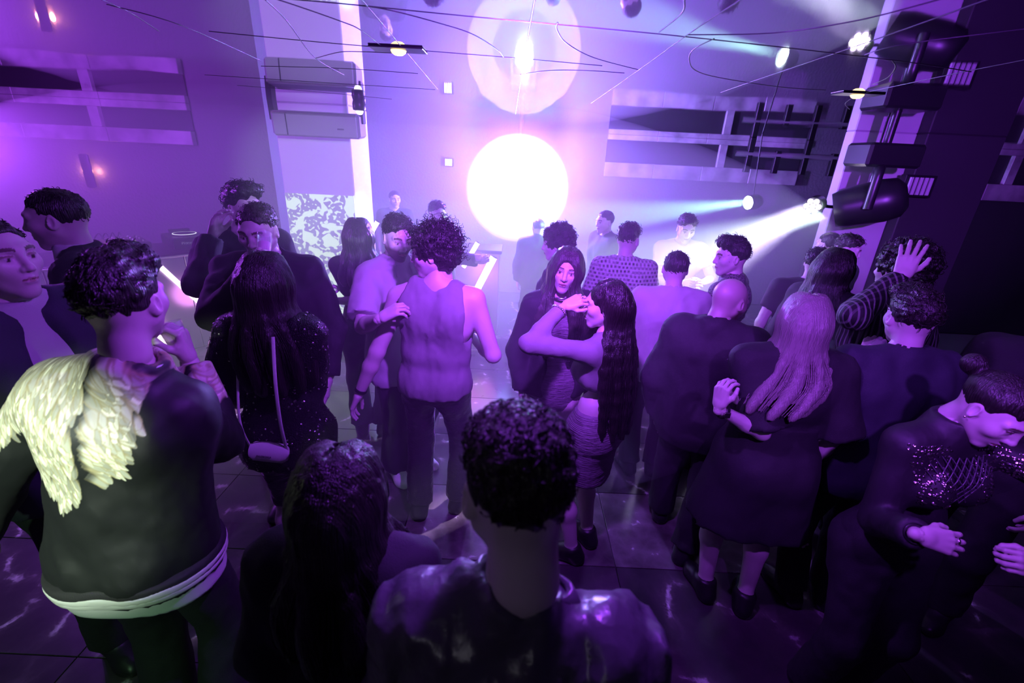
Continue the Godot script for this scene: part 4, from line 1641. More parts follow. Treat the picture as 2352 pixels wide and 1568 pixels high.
func build_furniture() -> void:
	# the mixing desk: a counter with a mirror front
	var a := Vector3(-4.55, 0, -2.87)
	var b := Vector3(-2.62, 0, -5.16)
	var d := (b - a).normalized()
	var nrm := Vector3(-d.z, 0, d.x)          # towards the crowd
	if nrm.z < 0:
		nrm = -nrm
	var bs := Basis(d, UP, d.cross(UP))
	var c := (a + b) * 0.5
	var ln := a.distance_to(b)
	var t := thing("mixing_counter", "counter with a mirror front and two slanting LED tubes, left of the white column", "counter", Transform3D(bs, c))
	var inn := -(bs.inverse() * nrm)
	var iz := signf(inn.z)
	put("body", box_mesh(Vector3(-ln / 2, 0.02, minf(iz * 0.03, iz * 0.62)), Vector3(ln / 2, 1.04, maxf(iz * 0.03, iz * 0.62)), 0.005), mats.black_matt, t)
	for k in 3:
		var x0 := -ln / 2 + ln * k / 3.0
		put("mirror_panel", box_mesh(Vector3(x0 + 0.003, 0.08, minf(0.0, iz * 0.03)), Vector3(x0 + ln / 3 - 0.003, 1.04, maxf(0.0, iz * 0.03)), 0.003), mat("mirror_front", lin(0.5, 0.47, 0.52), 0.3, 1.0), t)
	put("top", box_mesh(Vector3(-ln / 2 - 0.02, 1.04, minf(-iz * 0.03, iz * 0.66)), Vector3(ln / 2 + 0.02, 1.075, maxf(-iz * 0.03, iz * 0.66)), 0.006), mats.black_plastic, t)
	put("edge_strip", box_mesh(Vector3(-ln / 2 - 0.02, 1.045, minf(-iz * 0.032, -iz * 0.04)), Vector3(ln / 2 + 0.02, 1.062, maxf(-iz * 0.032, -iz * 0.04)), 0.002), mats.metal, t)
	put("kick_plate", box_mesh(Vector3(-ln / 2, 0.0, minf(-iz * 0.0, iz * 0.05)), Vector3(ln / 2, 0.07, maxf(-iz * 0.0, iz * 0.05))), mats.metal, t)
	# where a ray of the photograph meets the front: worked out beforehand
	led_tube(Vector3(-3.368, 0.985, -4.195), Vector3(-3.081, 0.259, -4.535), "longer slanting LED tube on the mirror front, behind the drinking man", -nrm)
	led_tube(Vector3(-3.564, 0.584, -3.962), Vector3(-3.402, 0.163, -4.155), "lower slanting LED tube on the mirror front, beside the raised glass", -nrm)
	# mixer and player on top
	var up := Transform3D(bs, c + UP * 1.077)
	mixer(Transform3D(Basis(bs.x, UP, bs.z), Vector3(-3.62, 1.077, -4.22) - nrm * 0.2), iz)
	player(Transform3D(Basis(bs.x, UP, bs.z), Vector3(-3.30, 1.077, -4.60) - nrm * 0.2), iz)
	# a counter at the back with tubes the other way
	t = thing("bar_counter", "pale bar counter in the haze below the glare, with slanting LED tubes", "counter", at(Vector3(-0.7, 0, -5.35)))
	put("body", box_mesh(Vector3(-0.75, 0, -0.4), Vector3(0.5, 1.02, 0), 0.006), mat("counter_grey", lin(0.25, 0.22, 0.27), 0.4), t)
	put("top", box_mesh(Vector3(-0.78, 1.02, -0.43), Vector3(0.53, 1.06, 0.03), 0.008), mats.black_plastic, t)
	led_tube(Vector3(-0.242, 1.014, -5.200), Vector3(-0.461, 0.557, -5.200), "brightest slanting LED tube below the glare, right of the curly man", Vector3(0, 0, -1), 0.03)
	led_tube(Vector3(-0.282, 1.016, -5.280), Vector3(-0.499, 0.553, -5.280), "thin LED tube next to the brightest one below the glare", Vector3(0, 0, -1), 0.012)
	led_tube(Vector3(-0.444, 1.164, -5.250), Vector3(-0.613, 0.862, -5.250), "shorter slanting LED tube behind the outstretched arm", Vector3(0, 0, -1), 0.026)
	led_tube(Vector3(-1.506, 1.380, -5.000), Vector3(-1.666, 1.130, -5.000), "slanting LED tube behind the woman at the column", Vector3(0, 0, -1), 0.024)
	# loudspeaker under the ceiling
	var s := thing("loudspeaker", "long grey loudspeaker hanging before the white column", "loudspeaker", Transform3D(Basis(UP, 0.05) * Basis(Vector3.RIGHT, 0.08), Vector3(-1.722, 2.269, -4.250)))
	var m := M()
	m.box(at(Vector3.ZERO), Vector3(0.72, 0.19, 0.22), 0.02)
	put("cabinet", m.mesh(), mat("speaker_grey", lin(0.2, 0.19, 0.21), 0.6), s)
	put("grille", box_mesh(Vector3(-0.34, -0.085, 0.105), Vector3(0.34, 0.075, 0.122), 0.006), mat("grille_grey", lin(0.3, 0.29, 0.31), 0.55), s)
	put("top_edge", box_mesh(Vector3(-0.345, 0.078, 0.1), Vector3(0.345, 0.092, 0.125), 0.004), mats.metal, s)
	put("seam", box_mesh(Vector3(-0.235, -0.084, 0.118), Vector3(-0.226, 0.074, 0.1235)), mats.black_matt, s)
	put("badge", box_mesh(Vector3(0.18, -0.03, 0.12), Vector3(0.235, -0.018, 0.124), 0.001), mats.metal, s)
	put("bracket", box_mesh(Vector3(-0.4, 0.02, -0.06), Vector3(-0.355, 0.2, 0.03), 0.004), mats.black_plastic, s)
	put("bracket", box_mesh(Vector3(0.355, 0.02, -0.06), Vector3(0.375, 0.2, 0.03), 0.004), mats.black_plastic, s)
	# added panel on the column, painted with projected light
	var sc := thing("projection_screen", "tall screen of pale blotches on the front of the white column", "screen", at(Vector3(-1.92, 1.07, -4.56)))
	var sm := M()
	sm.box(at(Vector3(0, 0, 0.006)), Vector3(0.665, 1.21, 0.012))
	var pic := glow("painted_blotch_light", Color.WHITE, 0.95)
	pic.albedo_color = Color(0.3, 0.3, 0.3)
	pic.emission_texture = blotches()  # projected light on the column, painted as emission
	pic.emission_operator = BaseMaterial3D.EMISSION_OP_MULTIPLY
	var q := M()
	for cc in [Vector2(0, 1), Vector2(1, 1), Vector2(1, 0), Vector2(0, 0)]:
		q.v.append(Vector3((cc.x - 0.5) * 0.66, (0.5 - cc.y) * 1.2, 0.0135))
		q.n.append(Vector3.BACK)
		q.uv.append(cc)
		q.c.append(Color.WHITE)
	q.i.append_array([0, 2, 1, 0, 3, 2])
	sm.uv.clear()
	put("backing", sm.mesh(), mats.column_white, sc)
	put("picture", q.mesh(), pic, sc)
	var al := AreaLight3D.new()  # added lamp that spreads the glow of the painted projection
	al.name = "screen_glow"
	al.area_size = Vector2(0.66, 1.2)
	al.light_color = Color(0.8, 0.85, 0.9)
	al.light_energy = 0.12
	al.shadow_enabled = true
	add_child(al, true)
	al.look_at_from_position(Vector3(-1.92, 1.07, -4.52), Vector3(-1.92, 1.07, 0))


func mixer(x: Transform3D, iz: float) -> void:
	var t := thing("mixer", "black mixer with rows of small knobs on the mirror-fronted counter", "mixer", x)
	put("case", box_mesh(Vector3(-0.17, 0, -0.19), Vector3(0.17, 0.1, 0.19), 0.008), mats.black_plastic, t)
	for r in 5:
		for c in 5:
			var m := M()
			m.lathe(at(Vector3(-0.12 + c * 0.06, 0.1, -0.15 + r * 0.052)), [Vector2(0.011, 0), Vector2(0.011, 0.016), Vector2(0.008, 0.019), Vector2(0, 0.019)], 10)
			put("knob", m.mesh(), mats.metal if (r + c) % 2 else mats.black_matt, t)
	for c in 4:
		put("fader", box_mesh(Vector3(-0.13 + c * 0.08, 0.1, 0.13), Vector3(-0.115 + c * 0.08, 0.118, 0.155), 0.002), mats.metal, t)
	for c in 5:
		put("indicator_light", box_mesh(Vector3(-0.122 + c * 0.06, 0.1, 0.105), Vector3(-0.112 + c * 0.06, 0.106, 0.115)), glow("led_indicator", Color(0.9, 1.0, 0.75), 1.5), t)
	var w := M()
	for c in 4:
		w.tube(path([Vector3(-0.12 + c * 0.05, 0.06, -0.19), Vector3(-0.13 + c * 0.05, 0.14, -0.25), Vector3(-0.16 + c * 0.06, 0.1, -0.33), Vector3(-0.2 + c * 0.06, 0.01, -0.36)], 4), radii(13, 0.006), 6)
	w.uv.clear()
	put("cable", w.mesh(), mats.black_plastic, t)


func player(x: Transform3D, iz: float) -> void:
	var t := thing("player", "black disc player with a bright ring on its jog wheel, right of the mixer", "player", x)
	put("case", box_mesh(Vector3(-0.16, 0, -0.2), Vector3(0.16, 0.11, 0.2), 0.008), mats.black_plastic, t)
	var m := M()
	m.lathe(at(Vector3(0, 0.11, 0.02)), [Vector2(0.105, 0), Vector2(0.105, 0.014), Vector2(0.1, 0.018), Vector2(0.0, 0.018)], 32)
	put("jog_wheel", m.mesh(), mats.black_matt, t)
	m = M()
	m.lathe(at(Vector3(0, 0.125, 0.02)), [Vector2(0.098, 0), Vector2(0.106, 0), Vector2(0.106, 0.003), Vector2(0.098, 0.004)], 32)
	put("ring_light", m.mesh(), glow("ring_lamp", Color(0.95, 0.95, 1.0), 1.2), t)
	put("screen", box_mesh(Vector3(-0.09, 0.11, -0.18), Vector3(0.09, 0.15, -0.12), 0.003), mats.black_plastic, t)
	for s in 2:
		put("button", box_mesh(Vector3(-0.14 + s * 0.03, 0.11, 0.15), Vector3(-0.12 + s * 0.03, 0.116, 0.17), 0.002), mats.metal, t)
	var tm := TextMesh.new()
	tm.text = "Pioneer DJ"
	tm.font_size = 16
	tm.pixel_size = 0.0022
	tm.depth = 0.001
	put("lettering", tm, mats.metal, t, at(Vector3(0, 0.06, 0.201)))

# ---------------------------------------------------------------- things in hands
func glass(called: String, label: String, p: Vector3, tilt: Basis, kind: String) -> void:
	var t := thing(called, label, "glass", Transform3D(tilt, p), "")
	var m := M()
	if kind == "tumbler":
		m.lathe(at(Vector3.ZERO), [Vector2(0, 0), Vector2(0.03, 0), Vector2(0.036, 0.09), Vector2(0.0335, 0.09), Vector2(0.028, 0.008), Vector2(0, 0.008)], 24)
	elif kind == "tall":
		m.lathe(at(Vector3.ZERO), [Vector2(0, 0), Vector2(0.026, 0), Vector2(0.03, 0.15), Vector2(0.028, 0.15), Vector2(0.024, 0.008), Vector2(0, 0.008)], 24)
	else:
		m.lathe(at(Vector3.ZERO), [Vector2(0, 0), Vector2(0.034, 0.001), Vector2(0.033, 0.004), Vector2(0.005, 0.008), Vector2(0.004, 0.09), Vector2(0.012, 0.1), Vector2(0.055, 0.165), Vector2(0.053, 0.166), Vector2(0.01, 0.105), Vector2(0, 0.104)], 24)
	put("bowl", m.mesh(), mats.glass, t)
	m = M()
	if kind == "tumbler":
		m.lathe(at(Vector3.ZERO), [Vector2(0, 0.009), Vector2(0.0278, 0.009), Vector2(0.0322, 0.066), Vector2(0, 0.066)], 20)
	elif kind == "tall":
		m.lathe(at(Vector3.ZERO), [Vector2(0, 0.009), Vector2(0.0238, 0.009), Vector2(0.027, 0.1), Vector2(0, 0.1)], 20)
	else:
		m.lathe(at(Vector3.ZERO), [Vector2(0, 0.108), Vector2(0.012, 0.112), Vector2(0.04, 0.148), Vector2(0, 0.148)], 20)
	put("drink", m.mesh(), mats.drink, t)
	if kind != "martini":
		for k in 3:
			put("ice_cube", box_mesh(Vector3(-0.009, -0.009, -0.009), Vector3(0.009, 0.009, 0.009), 0.003), mats.glass, t, Transform3D(Basis(Vector3(1, 1, k).normalized(), 0.6 + k), Vector3(0.008 * (k - 1), 0.056 + 0.004 * k, 0.007 * (k % 2))))

# ---------------------------------------------------------------- the crowd
func tee(m: String, extra := {}) -> Dictionary:
	var d := {"name": "shirt", "kind": "top", "mat": m, "f": 0.013, "hem": 0.475, "sleeve": 0.6, "loose": 0.014, "amp": 0.01}
	d.merge(extra, true)
	return d


func coat(m: String, extra := {}) -> Dictionary:
	var d := {"name": "jacket", "kind": "top", "mat": m, "f": 0.026, "hem": 0.47, "sleeve": 1.96, "loose": 0.012, "amp": 0.015, "freq": 7.5}
	d.merge(extra, true)
	return d


func slacks(m := "cloth_black", extra := {}) -> Dictionary:
	var d := {"name": "trousers", "kind": "trousers", "mat": m, "f": 0.008, "waist": 0.585, "wide": 0.025, "amp": 0.01, "freq": 10.0}
	d.merge(extra, true)
	return d


func shoes(m := "shoe_dark", extra := {}) -> Dictionary:
	var d := {"name": "shoe", "kind": "shoe", "mat": m, "f": 0.009, "amp": 0.0}
	d.merge(extra, true)
	return d


func band(parent: Node, called: String, m: Material, p: Vector3, axis: Vector3, r: float, thick: float, wide: float, segs := 24) -> void:
	var q := M()
	var b := Basis(Quaternion(UP, axis.normalized()))
	q.lathe(Transform3D(b, p), [Vector2(r, -wide), Vector2(r + thick, -wide * 0.7), Vector2(r + thick, wide * 0.7), Vector2(r, wide)], segs)
	put(called, q.mesh(), m, parent)


func fold_collar(J: Dictionary, root: Node, m: Material, lift: float) -> void:
	# a shirt collar: stands round the neck, open in front, and folds down
	var q := M()
	var s: float = J.s
	var up: Callable = J.up
	var rows := [[0.074, 0.815], [0.07, 0.835], [0.067, 0.853], [0.073, 0.856], [0.086, 0.838], [0.098, 0.818]]
	var n := 26
	var base := 0
	for r in rows.size():
		for k in n:
			var a: float = lerpf(-2.55, 2.55, float(k) / (n - 1))
			var wave := sin(a * 5.0) * 0.003 * float(r)
			var d := Vector3(-sin(a) * 1.08, 0, -cos(a))
			var front := maxf(-cos(a), 0.0)
			var p: Vector3 = up.call(0.0, float(rows[r][1]) - 0.012 * front, 0.0) + UP * lift + J.U * (d * (rows[r][0] * s + wave) + Vector3(0, 0, 0.012))
			q.v.append(p)
			q.n.append(J.U * d)
			q.c.append(Color.WHITE)
	for r in rows.size() - 1:
		for k in n - 1:
			var o := r * n + k
			q.i.append_array([o, o + 1, o + n, o + 1, o + n + 1, o + n])
	var st := SurfaceTool.new()
	st.create_from(q.mesh(), 0)
	st.generate_normals()
	put("collar", st.commit(), m, root)


func beads(parent: Node, called: String, m: Material, p: Vector3, axis: Vector3, r: float, br: float, n: int) -> void:
	var q := M()
	var b := Basis(Quaternion(UP, axis.normalized()))
	for k in n:
		var a := TAU * k / n
		q.lathe(Transform3D(b, p + b * Vector3(cos(a) * r, 0, sin(a) * r)), [Vector2(0, -br), Vector2(br * 0.8, -br * 0.6), Vector2(br, 0), Vector2(br * 0.8, br * 0.6), Vector2(0, br)], 8)
	q.uv.clear()
	put(called, q.mesh(), m, parent)


func build_crowd() -> void:
	# ---- the man with projected wings painted into his jacket colour, nearest on the left
	person({"label": "man seen from behind in a dark bomber jacket with pale feathered wings on the back", "top": Vector3(-0.973, 1.852, -1.060), "yaw": 184, "face": 186, "fp": 2, "cell": 0.012, "wide": 0.8, "neckup": 0.03, "side": 13, "sh_r": Vector3(-0.08, -0.025, -0.01), "hs": 0.93, 
		"hair": ["quiff", "hair_dark", func(m, j): locks(m, j, 900, 0.014, 0.002, 1.0, 3, Vector3(0.5, 0.0, -0.3))],
		"arm_r": [Vector3(-1.055, 1.423, -1.340), Vector3(-0.828, 1.166, -0.980), "grip", Vector3(-0.15, 1, -0.15), Vector3(-0.8, 0.1, 0.3)],
		"arm_l": [Vector3(-1.613, 0.903, -0.980), Vector3(-1.477, 1.288, -0.980)],
		"wear": [
			{"name": "tee", "kind": "band", "mat": "cloth_white", "f": 0.031, "lo": 0.437, "hi": 0.49},
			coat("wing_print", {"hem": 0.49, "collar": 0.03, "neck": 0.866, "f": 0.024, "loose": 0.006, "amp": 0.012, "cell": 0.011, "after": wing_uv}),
			{"name": "waistband", "kind": "band", "mat": "cloth_black", "f": 0.036, "lo": 0.472, "hi": 0.502},
			{"name": "waistband_stripe", "kind": "band", "mat": "bag_white", "f": 0.0385, "lo": 0.478, "hi": 0.4815, "cell": 0.006},
			{"name": "waistband_stripe", "kind": "band", "mat": "bag_white", "f": 0.0385, "lo": 0.489, "hi": 0.4925, "cell": 0.006},
			slacks(), shoes()],
		"extra": func(J, root):
			for k in 2:
				band(root, "collar_stripe", mats.bag_white, J.up.call(0.0, 0.861 + k * 0.006, -0.002), J.U.y, 0.072 - k * 0.001, 0.004, 0.0022)
			band(root, "cuff_band", mats.bag_white, J.wr_r.lerp(J.el_r, 0.12), J.wr_r - J.el_r, 0.036, 0.006, 0.018)})
	# ---- far left, partly outside the picture
	person({"label": "man at the left edge in profile wearing a dark suit over a light shirt", "top": Vector3(-1.660, 1.860, -1.400), "yaw": 75, "face": 82, "fp": -4, "cell": 0.016, "hair": ["short", "hair_dark"],
		"arm_r": [Vector3(-2.041, 1.279, -1.620), Vector3(-2.099, 1.242, -1.500), "relaxed", Vector3(1, 0.25, 0.1)],
		"wear": [tee("cloth_mid", {"sleeve": 1.5, "collar": 0.03}), coat("cloth_navy", {"open": 0.06}), slacks(), shoes()]})
	person({"label": "dim man in a dark suit with a pale collar, behind the man in profile", "top": Vector3(-2.046, 1.885, -2.050), "yaw": -50, "face": -62, "fp": 6, "cell": 0.017, "hair": ["short", "hair_dark"],
		"wear": [tee("cloth_white", {"sleeve": 1.5, "collar": 0.03, "neck": 0.87}), coat("cloth_black", {"open": 0.05}), slacks(), shoes()]})
	# ---- the man drinking, and his neighbour
	person({"label": "man facing the viewer drinking from a glass, short hair, black shirt", "top": Vector3(-1.247, 1.845, -2.200), "yaw": 6, "face": 6, "fp": 16, "cell": 0.013,
		"hair": ["short", "hair_brown", func(m, j): locks(m, j, 500, 0.014, 0.0018, 0.4, 5)],
		"arm_r": [Vector3(-1.177, 1.551, -1.980), Vector3(-1.595, 1.262, -2.100), "grip", Vector3(0.55, 0.75, 0.3), Vector3(0.3, 0.1, -1)],
		"wear": [coat("cloth_black", {"name": "shirt", "f": 0.018, "neck": 0.862}), slacks(), shoes()]})
	person({"label": "dark haired man half hidden behind the drinking man, one hand lifted to his neck", "top": Vector3(-1.623, 1.880, -2.750), "yaw": 50, "face": 70, "fp": 6, "cell": 0.016, "hair": ["quiff", "hair_dark"],
		"arm_r": [Vector3(-1.672, 1.610, -2.500), Vector3(-1.580, 1.383, -2.150), "relaxed", Vector3(0.35, 1, -0.2), Vector3(1, 0, 0)],
		"wear": [coat("cloth_black", {"name": "sweater", "f": 0.02}), slacks(), shoes()]})
	# ---- the woman in sequins with the belt bag
	person({"label": "woman from behind with long dark hair and a glittering black sequin jacket", "top": Vector3(-0.995, 1.715, -1.760), "yaw": 178, "face": 172, "fem": true, "fp": 4, "cell": 0.013, "hairup": 0.02,
		"hair": ["long", "hair_dark", 0.2, {"from": -105.0, "to": 105.0, "n": 9, "thick": 0.036, "strands": 160, "sway": Vector3(0.03, 0, 0.02)}],
		"arm_l": [Vector3(-1.274, 0.944, -1.930), Vector3(-1.333, 0.971, -1.700)], "arm_r": [Vector3(-1.094, 1.003, -1.950), Vector3(-0.719, 1.060, -1.720)],
		"foot_l": Vector3(0.07, 0, -0.03), "foot_r": Vector3(-0.09, 0, 0.06),
		"wear": [{"name": "shorts", "kind": "trousers", "mat": "leather_black", "f": 0.012, "waist": 0.6, "wide": 0.0, "end": 0.08, "amp": 0.004},
			coat("sequins", {"f": 0.026, "hem": 0.46, "sleeve": 1.9, "flare": 0.01, "amp": 0.014, "cell": 0.011}), shoes("shoe_white", {"shaft": 0.5})],
		"extra": func(J, root): sew(J.part_jacket, root, 700, 0.0045)})
	belt_bag()
	# ---- by the column
	person({"label": "woman in a black jumpsuit with long straight dark hair before the white column", "top": Vector3(-1.072, 1.678, -3.100), "yaw": 186, "face": 188, "fem": true, "cell": 0.014, "hairup": 0.02,
		"hair": ["long", "hair_dark", 0.1, {"from": -95.0, "to": 95.0, "n": 8, "strands": 90, "wave": 0.003}],
		"arm_l": [Vector3(-1.297, 1.098, -3.050), Vector3(-1.263, 0.789, -3.000), "grip", Vector3(0.05, 1, -0.3), Vector3(1, 0, -0.3)],
		"wear": [slacks("cloth_black", {"wide": 0.035}), coat("cloth_black", {"name": "bodice", "f": 0.012, "hem": 0.56, "sleeve": 0.3, "amp": 0.004}), shoes()]})
	glass("martini_glass", "stemmed martini glass held before the white column", Vector3(-1.317, 1.016, -3.080), Basis(), "martini")
	# ---- the embracing pair
	person({"label": "bearded man in a loose pale short sleeved shirt, his hand on the curly man's shoulder", "top": Vector3(-0.672, 1.762, -2.620), "yaw": 52, "face": 34, "fp": 12, "fr": -4, "beard": true, "cell": 0.0125,
		"hair": ["crop", "hair_dark", func(m, j): locks(m, j, 500, 0.02, 0.0022, 0.8, 9)],
		"arm_r": [Vector3(-0.649, 1.336, -2.080), Vector3(-0.907, 1.032, -2.300), "point", Vector3(1, 0.6, -0.15), Vector3(0.3, -0.8, -0.5)],
		"wear": [tee("cloth_mid", {"hem": 0.43, "flare": 0.03, "f": 0.02, "sleeve": 0.85, "loose": 0.03, "collar": 0.03, "neck": 0.866, "amp": 0.012}), slacks("cloth_black", {"wide": 0.05}), shoes("shoe_white")],
		"extra": func(J, root): fold_collar(J, root, mats.cloth_mid, 0.0)})
	person({"label": "curly haired man from behind in a grey tank top and black leather trousers", "top": Vector3(-0.413, 1.793, -2.250), "yaw": 172, "face": 272, "fp": 8, "side": 3, "cell": 0.011, "wide": 1.0, "hs": 0.97, "hairup": 0.045,
		"hair": ["curls", "hair_dark", func(m, j): locks(m, j, 480, 0.05, 0.0026, 1.8, 4)],
		"arm_l": [Vector3(-0.884, 0.704, -2.150), Vector3(-0.707, 1.045, -2.050), "relaxed"], "arm_r": [Vector3(-0.221, 1.125, -2.420), Vector3(-0.025, 0.955, -2.150), "relaxed"],
		"foot_l": Vector3(0.1, 0, -0.04), "foot_r": Vector3(-0.12, 0, 0.06),
		"wear": [slacks("leather_black", {"wide": 0.03, "f": 0.006, "waist": 0.57, "freq": 14.0, "amp": 0.007}),
			{"name": "tank_top", "kind": "top", "mat": "cloth_grey", "f": 0.02, "hem": 0.51, "straps": true, "amp": 0.011, "freq": 9.0, "stretch": Vector3(1.3, 0.5, 0.6), "cell": 0.009}, shoes()],
		"extra": func(J, root):
			band(root, "necklace", mats.metal, J.up.call(0.0, 0.846, 0.0), J.U.y, 0.066, 0.003, 0.003)
			band(root, "wristband", mats.black_plastic, J.wr_l.lerp(J.el_l, 0.08), J.wr_l - J.el_l, 0.031, 0.004, 0.009)})
	# ---- the two women in the middle
	person({"label": "woman facing the viewer with long loose hair, dark jacket and short ruched skirt", "top": Vector3(0.288, 1.672, -2.420), "yaw": 8, "face": -8, "fp": 2, "fr": -8, "fem": true, "cell": 0.0125, "hairup": 0.02,
		"hair": ["long", "hair_brown", 0.26, {"from": -150.0, "to": 150.0, "n": 11, "thick": 0.03, "strands": 130, "wave": 0.014}],
		"foot_l": Vector3(0.06, 0, 0.04), "foot_r": Vector3(-0.06, 0, -0.02),
		"wear": [{"name": "skirt", "kind": "skirt", "mat": "ruched", "f": 0.01, "waist": 0.63, "hem": 0.43, "amp": 0.004, "freq": 12.0, "stretch": Vector3(0.3, 3, 0.3)},
			{"name": "top", "kind": "top", "mat": "ruched", "f": 0.007, "hem": 0.6, "sleeve": 0.1, "scoop": 0.12, "amp": 0.003},
			coat("cloth_black", {"f": 0.02, "hem": 0.5, "open": 0.1, "loose": 0.02}), shoes()],
		"extra": func(J, root): band(root, "necklace", mats.metal, J.up.call(0.0, 0.842, 0.012), J.U.y, 0.068, 0.006, 0.006)})
	person({"label": "woman in profile with very long dark hair, cropped top, one hand raised to her brow", "top": Vector3(0.427, 1.608, -2.000), "yaw": 232, "face": 262, "fp": 4, "fem": true, "cell": 0.0115, "hairup": 0.02,
		"hair": ["long", "hair_dark", 0.42, {"from": -80.0, "to": 105.0, "n": 9, "thick": 0.034, "strands": 170, "wave": 0.012, "sway": Vector3(0.03, 0, 0.03)}],
		"arm_l": [Vector3(0.224, 1.473, -1.980), Vector3(0.026, 1.365, -1.850), "point", Vector3(1, 0.5, -0.1), Vector3(0.3, -0.7, -0.6)],
		"wear": [{"name": "skirt", "kind": "skirt", "mat": "ruched", "f": 0.01, "waist": 0.6, "hem": 0.34, "amp": 0.006, "freq": 12.0, "stretch": Vector3(0.3, 3, 0.3)},
			coat("cloth_grey", {"name": "crop_top", "f": 0.008, "hem": 0.685, "sleeve": 1.92, "loose": 0.006, "amp": 0.006, "freq": 14.0, "cell": 0.01}), shoes()],
		"extra": func(J, root):
			beads(root, "bracelet", mats.metal, J.wr_l.lerp(J.el_l, 0.12), J.wr_l - J.el_l, 0.034, 0.006, 22)
			band(root, "ring", mats.metal, J.hand_l * Vector3(-0.011, 0.105, 0.006), J.hand_l.basis.y, 0.0095, 0.002, 0.003)})
	# ---- behind them, in the haze
	person({"label": "man from behind in a pale knitted shirt with a chequered pattern", "top": Vector3(0.817, 1.686, -3.400), "yaw": 172, "face": 148, "fp": 6, "cell": 0.015, "hair": ["crop", "hair_dark"],
		"wear": [tee("knit", {"sleeve": 0.9}), slacks(), shoes()]})
	person({"label": "hazy woman with big dark hair behind the woman in the dark jacket", "top": Vector3(0.288, 1.677, -3.300), "yaw": 250, "face": 262, "fp": 8, "fem": true, "cell": 0.018, "hairup": 0.045,
		"hair": ["curls", "hair_dark"],
		"wear": [coat("cloth_black"), slacks(), shoes()]})
	person({"label": "pale hazy man in profile far back, left of the knitted shirt", "top": Vector3(0.893, 1.637, -4.800), "yaw": -70, "face": -60, "fp": 6, "cell": 0.02, "hair": ["short", "hair_dark"],
		"arm_r": [Vector3(0.955, 1.130, -4.500), Vector3(0.893, 0.876, -4.600)], "wear": [coat("cloth_navy"), slacks(), shoes()]})
	person({"label": "man in a white tee facing the viewer in the pale beam, eyes down", "top": Vector3(1.519, 1.684, -4.200), "yaw": 2, "face": -2, "fp": 18, "cell": 0.016, "hair": ["crop", "hair_dark"],
		"arm_r": [Vector3(1.491, 1.125, -3.950), Vector3(1.263, 0.864, -4.100)], "arm_l": [Vector3(1.643, 1.133, -3.950), Vector3(1.990, 0.901, -4.100)],
		"wear": [tee("cloth_white"), slacks(), shoes()]})
	person({"label": "man from behind in a plain light tee and dark trousers, below the man in white", "top": Vector3(0.977, 1.623, -2.760), "yaw": 176, "face": 170, "fp": 3, "cell": 0.0135, "hair": ["short", "hair_dark"],
		"arm_l": [Vector3(0.959, 0.894, -2.950), Vector3(0.732, 0.833, -2.700)],
		"wear": [tee("cloth_mid", {"hem": 0.5, "sleeve": 0.75, "loose": 0.02, "f": 0.018}), slacks(), shoes()]})
	person({"label": "man in profile facing left with a tousled quiff and a patterned shirt", "top": Vector3(1.378, 1.688, -2.920), "yaw": 232, "face": 268, "fp": 6, "cell": 0.014, "hair": ["quiff", "hair_dark", func(m, j): locks(m, j, 400, 0.026, 0.0022, 0.8, 13)],
		"wear": [tee("patterned", {"collar": 0.03, "sleeve": 0.9}), slacks(), shoes()]})
	person({"label": "bald man turned away to the right in a dark jacket", "top": Vector3(1.055, 1.603, -2.140), "yaw": 150, "face": 118, "fp": 18, "cell": 0.0135, "beard": true, "skin": "skin_tan", "hairup": 0.0,
		"foot_l": Vector3(0.1, 0, 0.16), "foot_r": Vector3(-0.1, 0, -0.1),
		"wear": [coat("cloth_black", {"collar": 0.02, "neck": 0.862, "hem": 0.45}), slacks("cloth_black", {"wide": 0.03}), shoes()]})
	# ---- the woman in the black dress
	person({"label": "woman from behind in a loose short black dress with long straight fair hair", "top": Vector3(1.178, 1.660, -1.760), "yaw": 172, "face": 160, "fp": 6, "fem": true, "cell": 0.013, "wide": 1.1, "hairup": 0.02,
		"hair": ["long", "hair_fair", 0.13, {"from": -110.0, "to": 110.0, "n": 9, "thick": 0.03, "strands": 420, "wave": 0.004, "sway": Vector3(-0.1, 0, 0.06)}],
		"arm_l": [Vector3(0.838, 1.201, -1.600), Vector3(0.760, 1.011, -1.450), "point", Vector3(0.05, 1, -0.2), Vector3(0.9, 0, -0.4)],
		"foot_l": Vector3(0.1, 0, 0.0), "foot_r": Vector3(-0.08, 0, -0.05),
		"wear": [{"name": "dress", "kind": "skirt", "mat": "cloth_black", "f": 0.05, "waist": 0.66, "hem": 0.33, "flare": 0.05, "amp": 0.012, "freq": 6.0},
			tee("cloth_black", {"name": "bodice", "f": 0.035, "hem": 0.5, "sleeve": 0.95, "loose": 0.04, "amp": 0.012}), shoes()],
		"extra": func(J, root):
			band(root, "watch_strap", mats.black_plastic, J.wr_l.lerp(J.el_l, 0.1), J.wr_l - J.el_l, 0.028, 0.004, 0.009)
			put("watch_face", box_mesh(Vector3(-0.012, -0.012, -0.004), Vector3(0.012, 0.012, 0.004), 0.002), mats.metal, root, at(J.wr_l.lerp(J.el_l, 0.1) + Vector3(0.005, 0, 0.032)))})
	# ---- dark heads at the right
	person({"label": "dark haired man with a bare neck, from behind, right of the beam", "top": Vector3(2.095, 1.630, -3.200), "yaw": 160, "face": 130, "cell": 0.018, "hs": 0.9, "hairup": 0.03, "hair": ["crop", "hair_dark"], "wear": [tee("cloth_black"), slacks(), shoes()]})
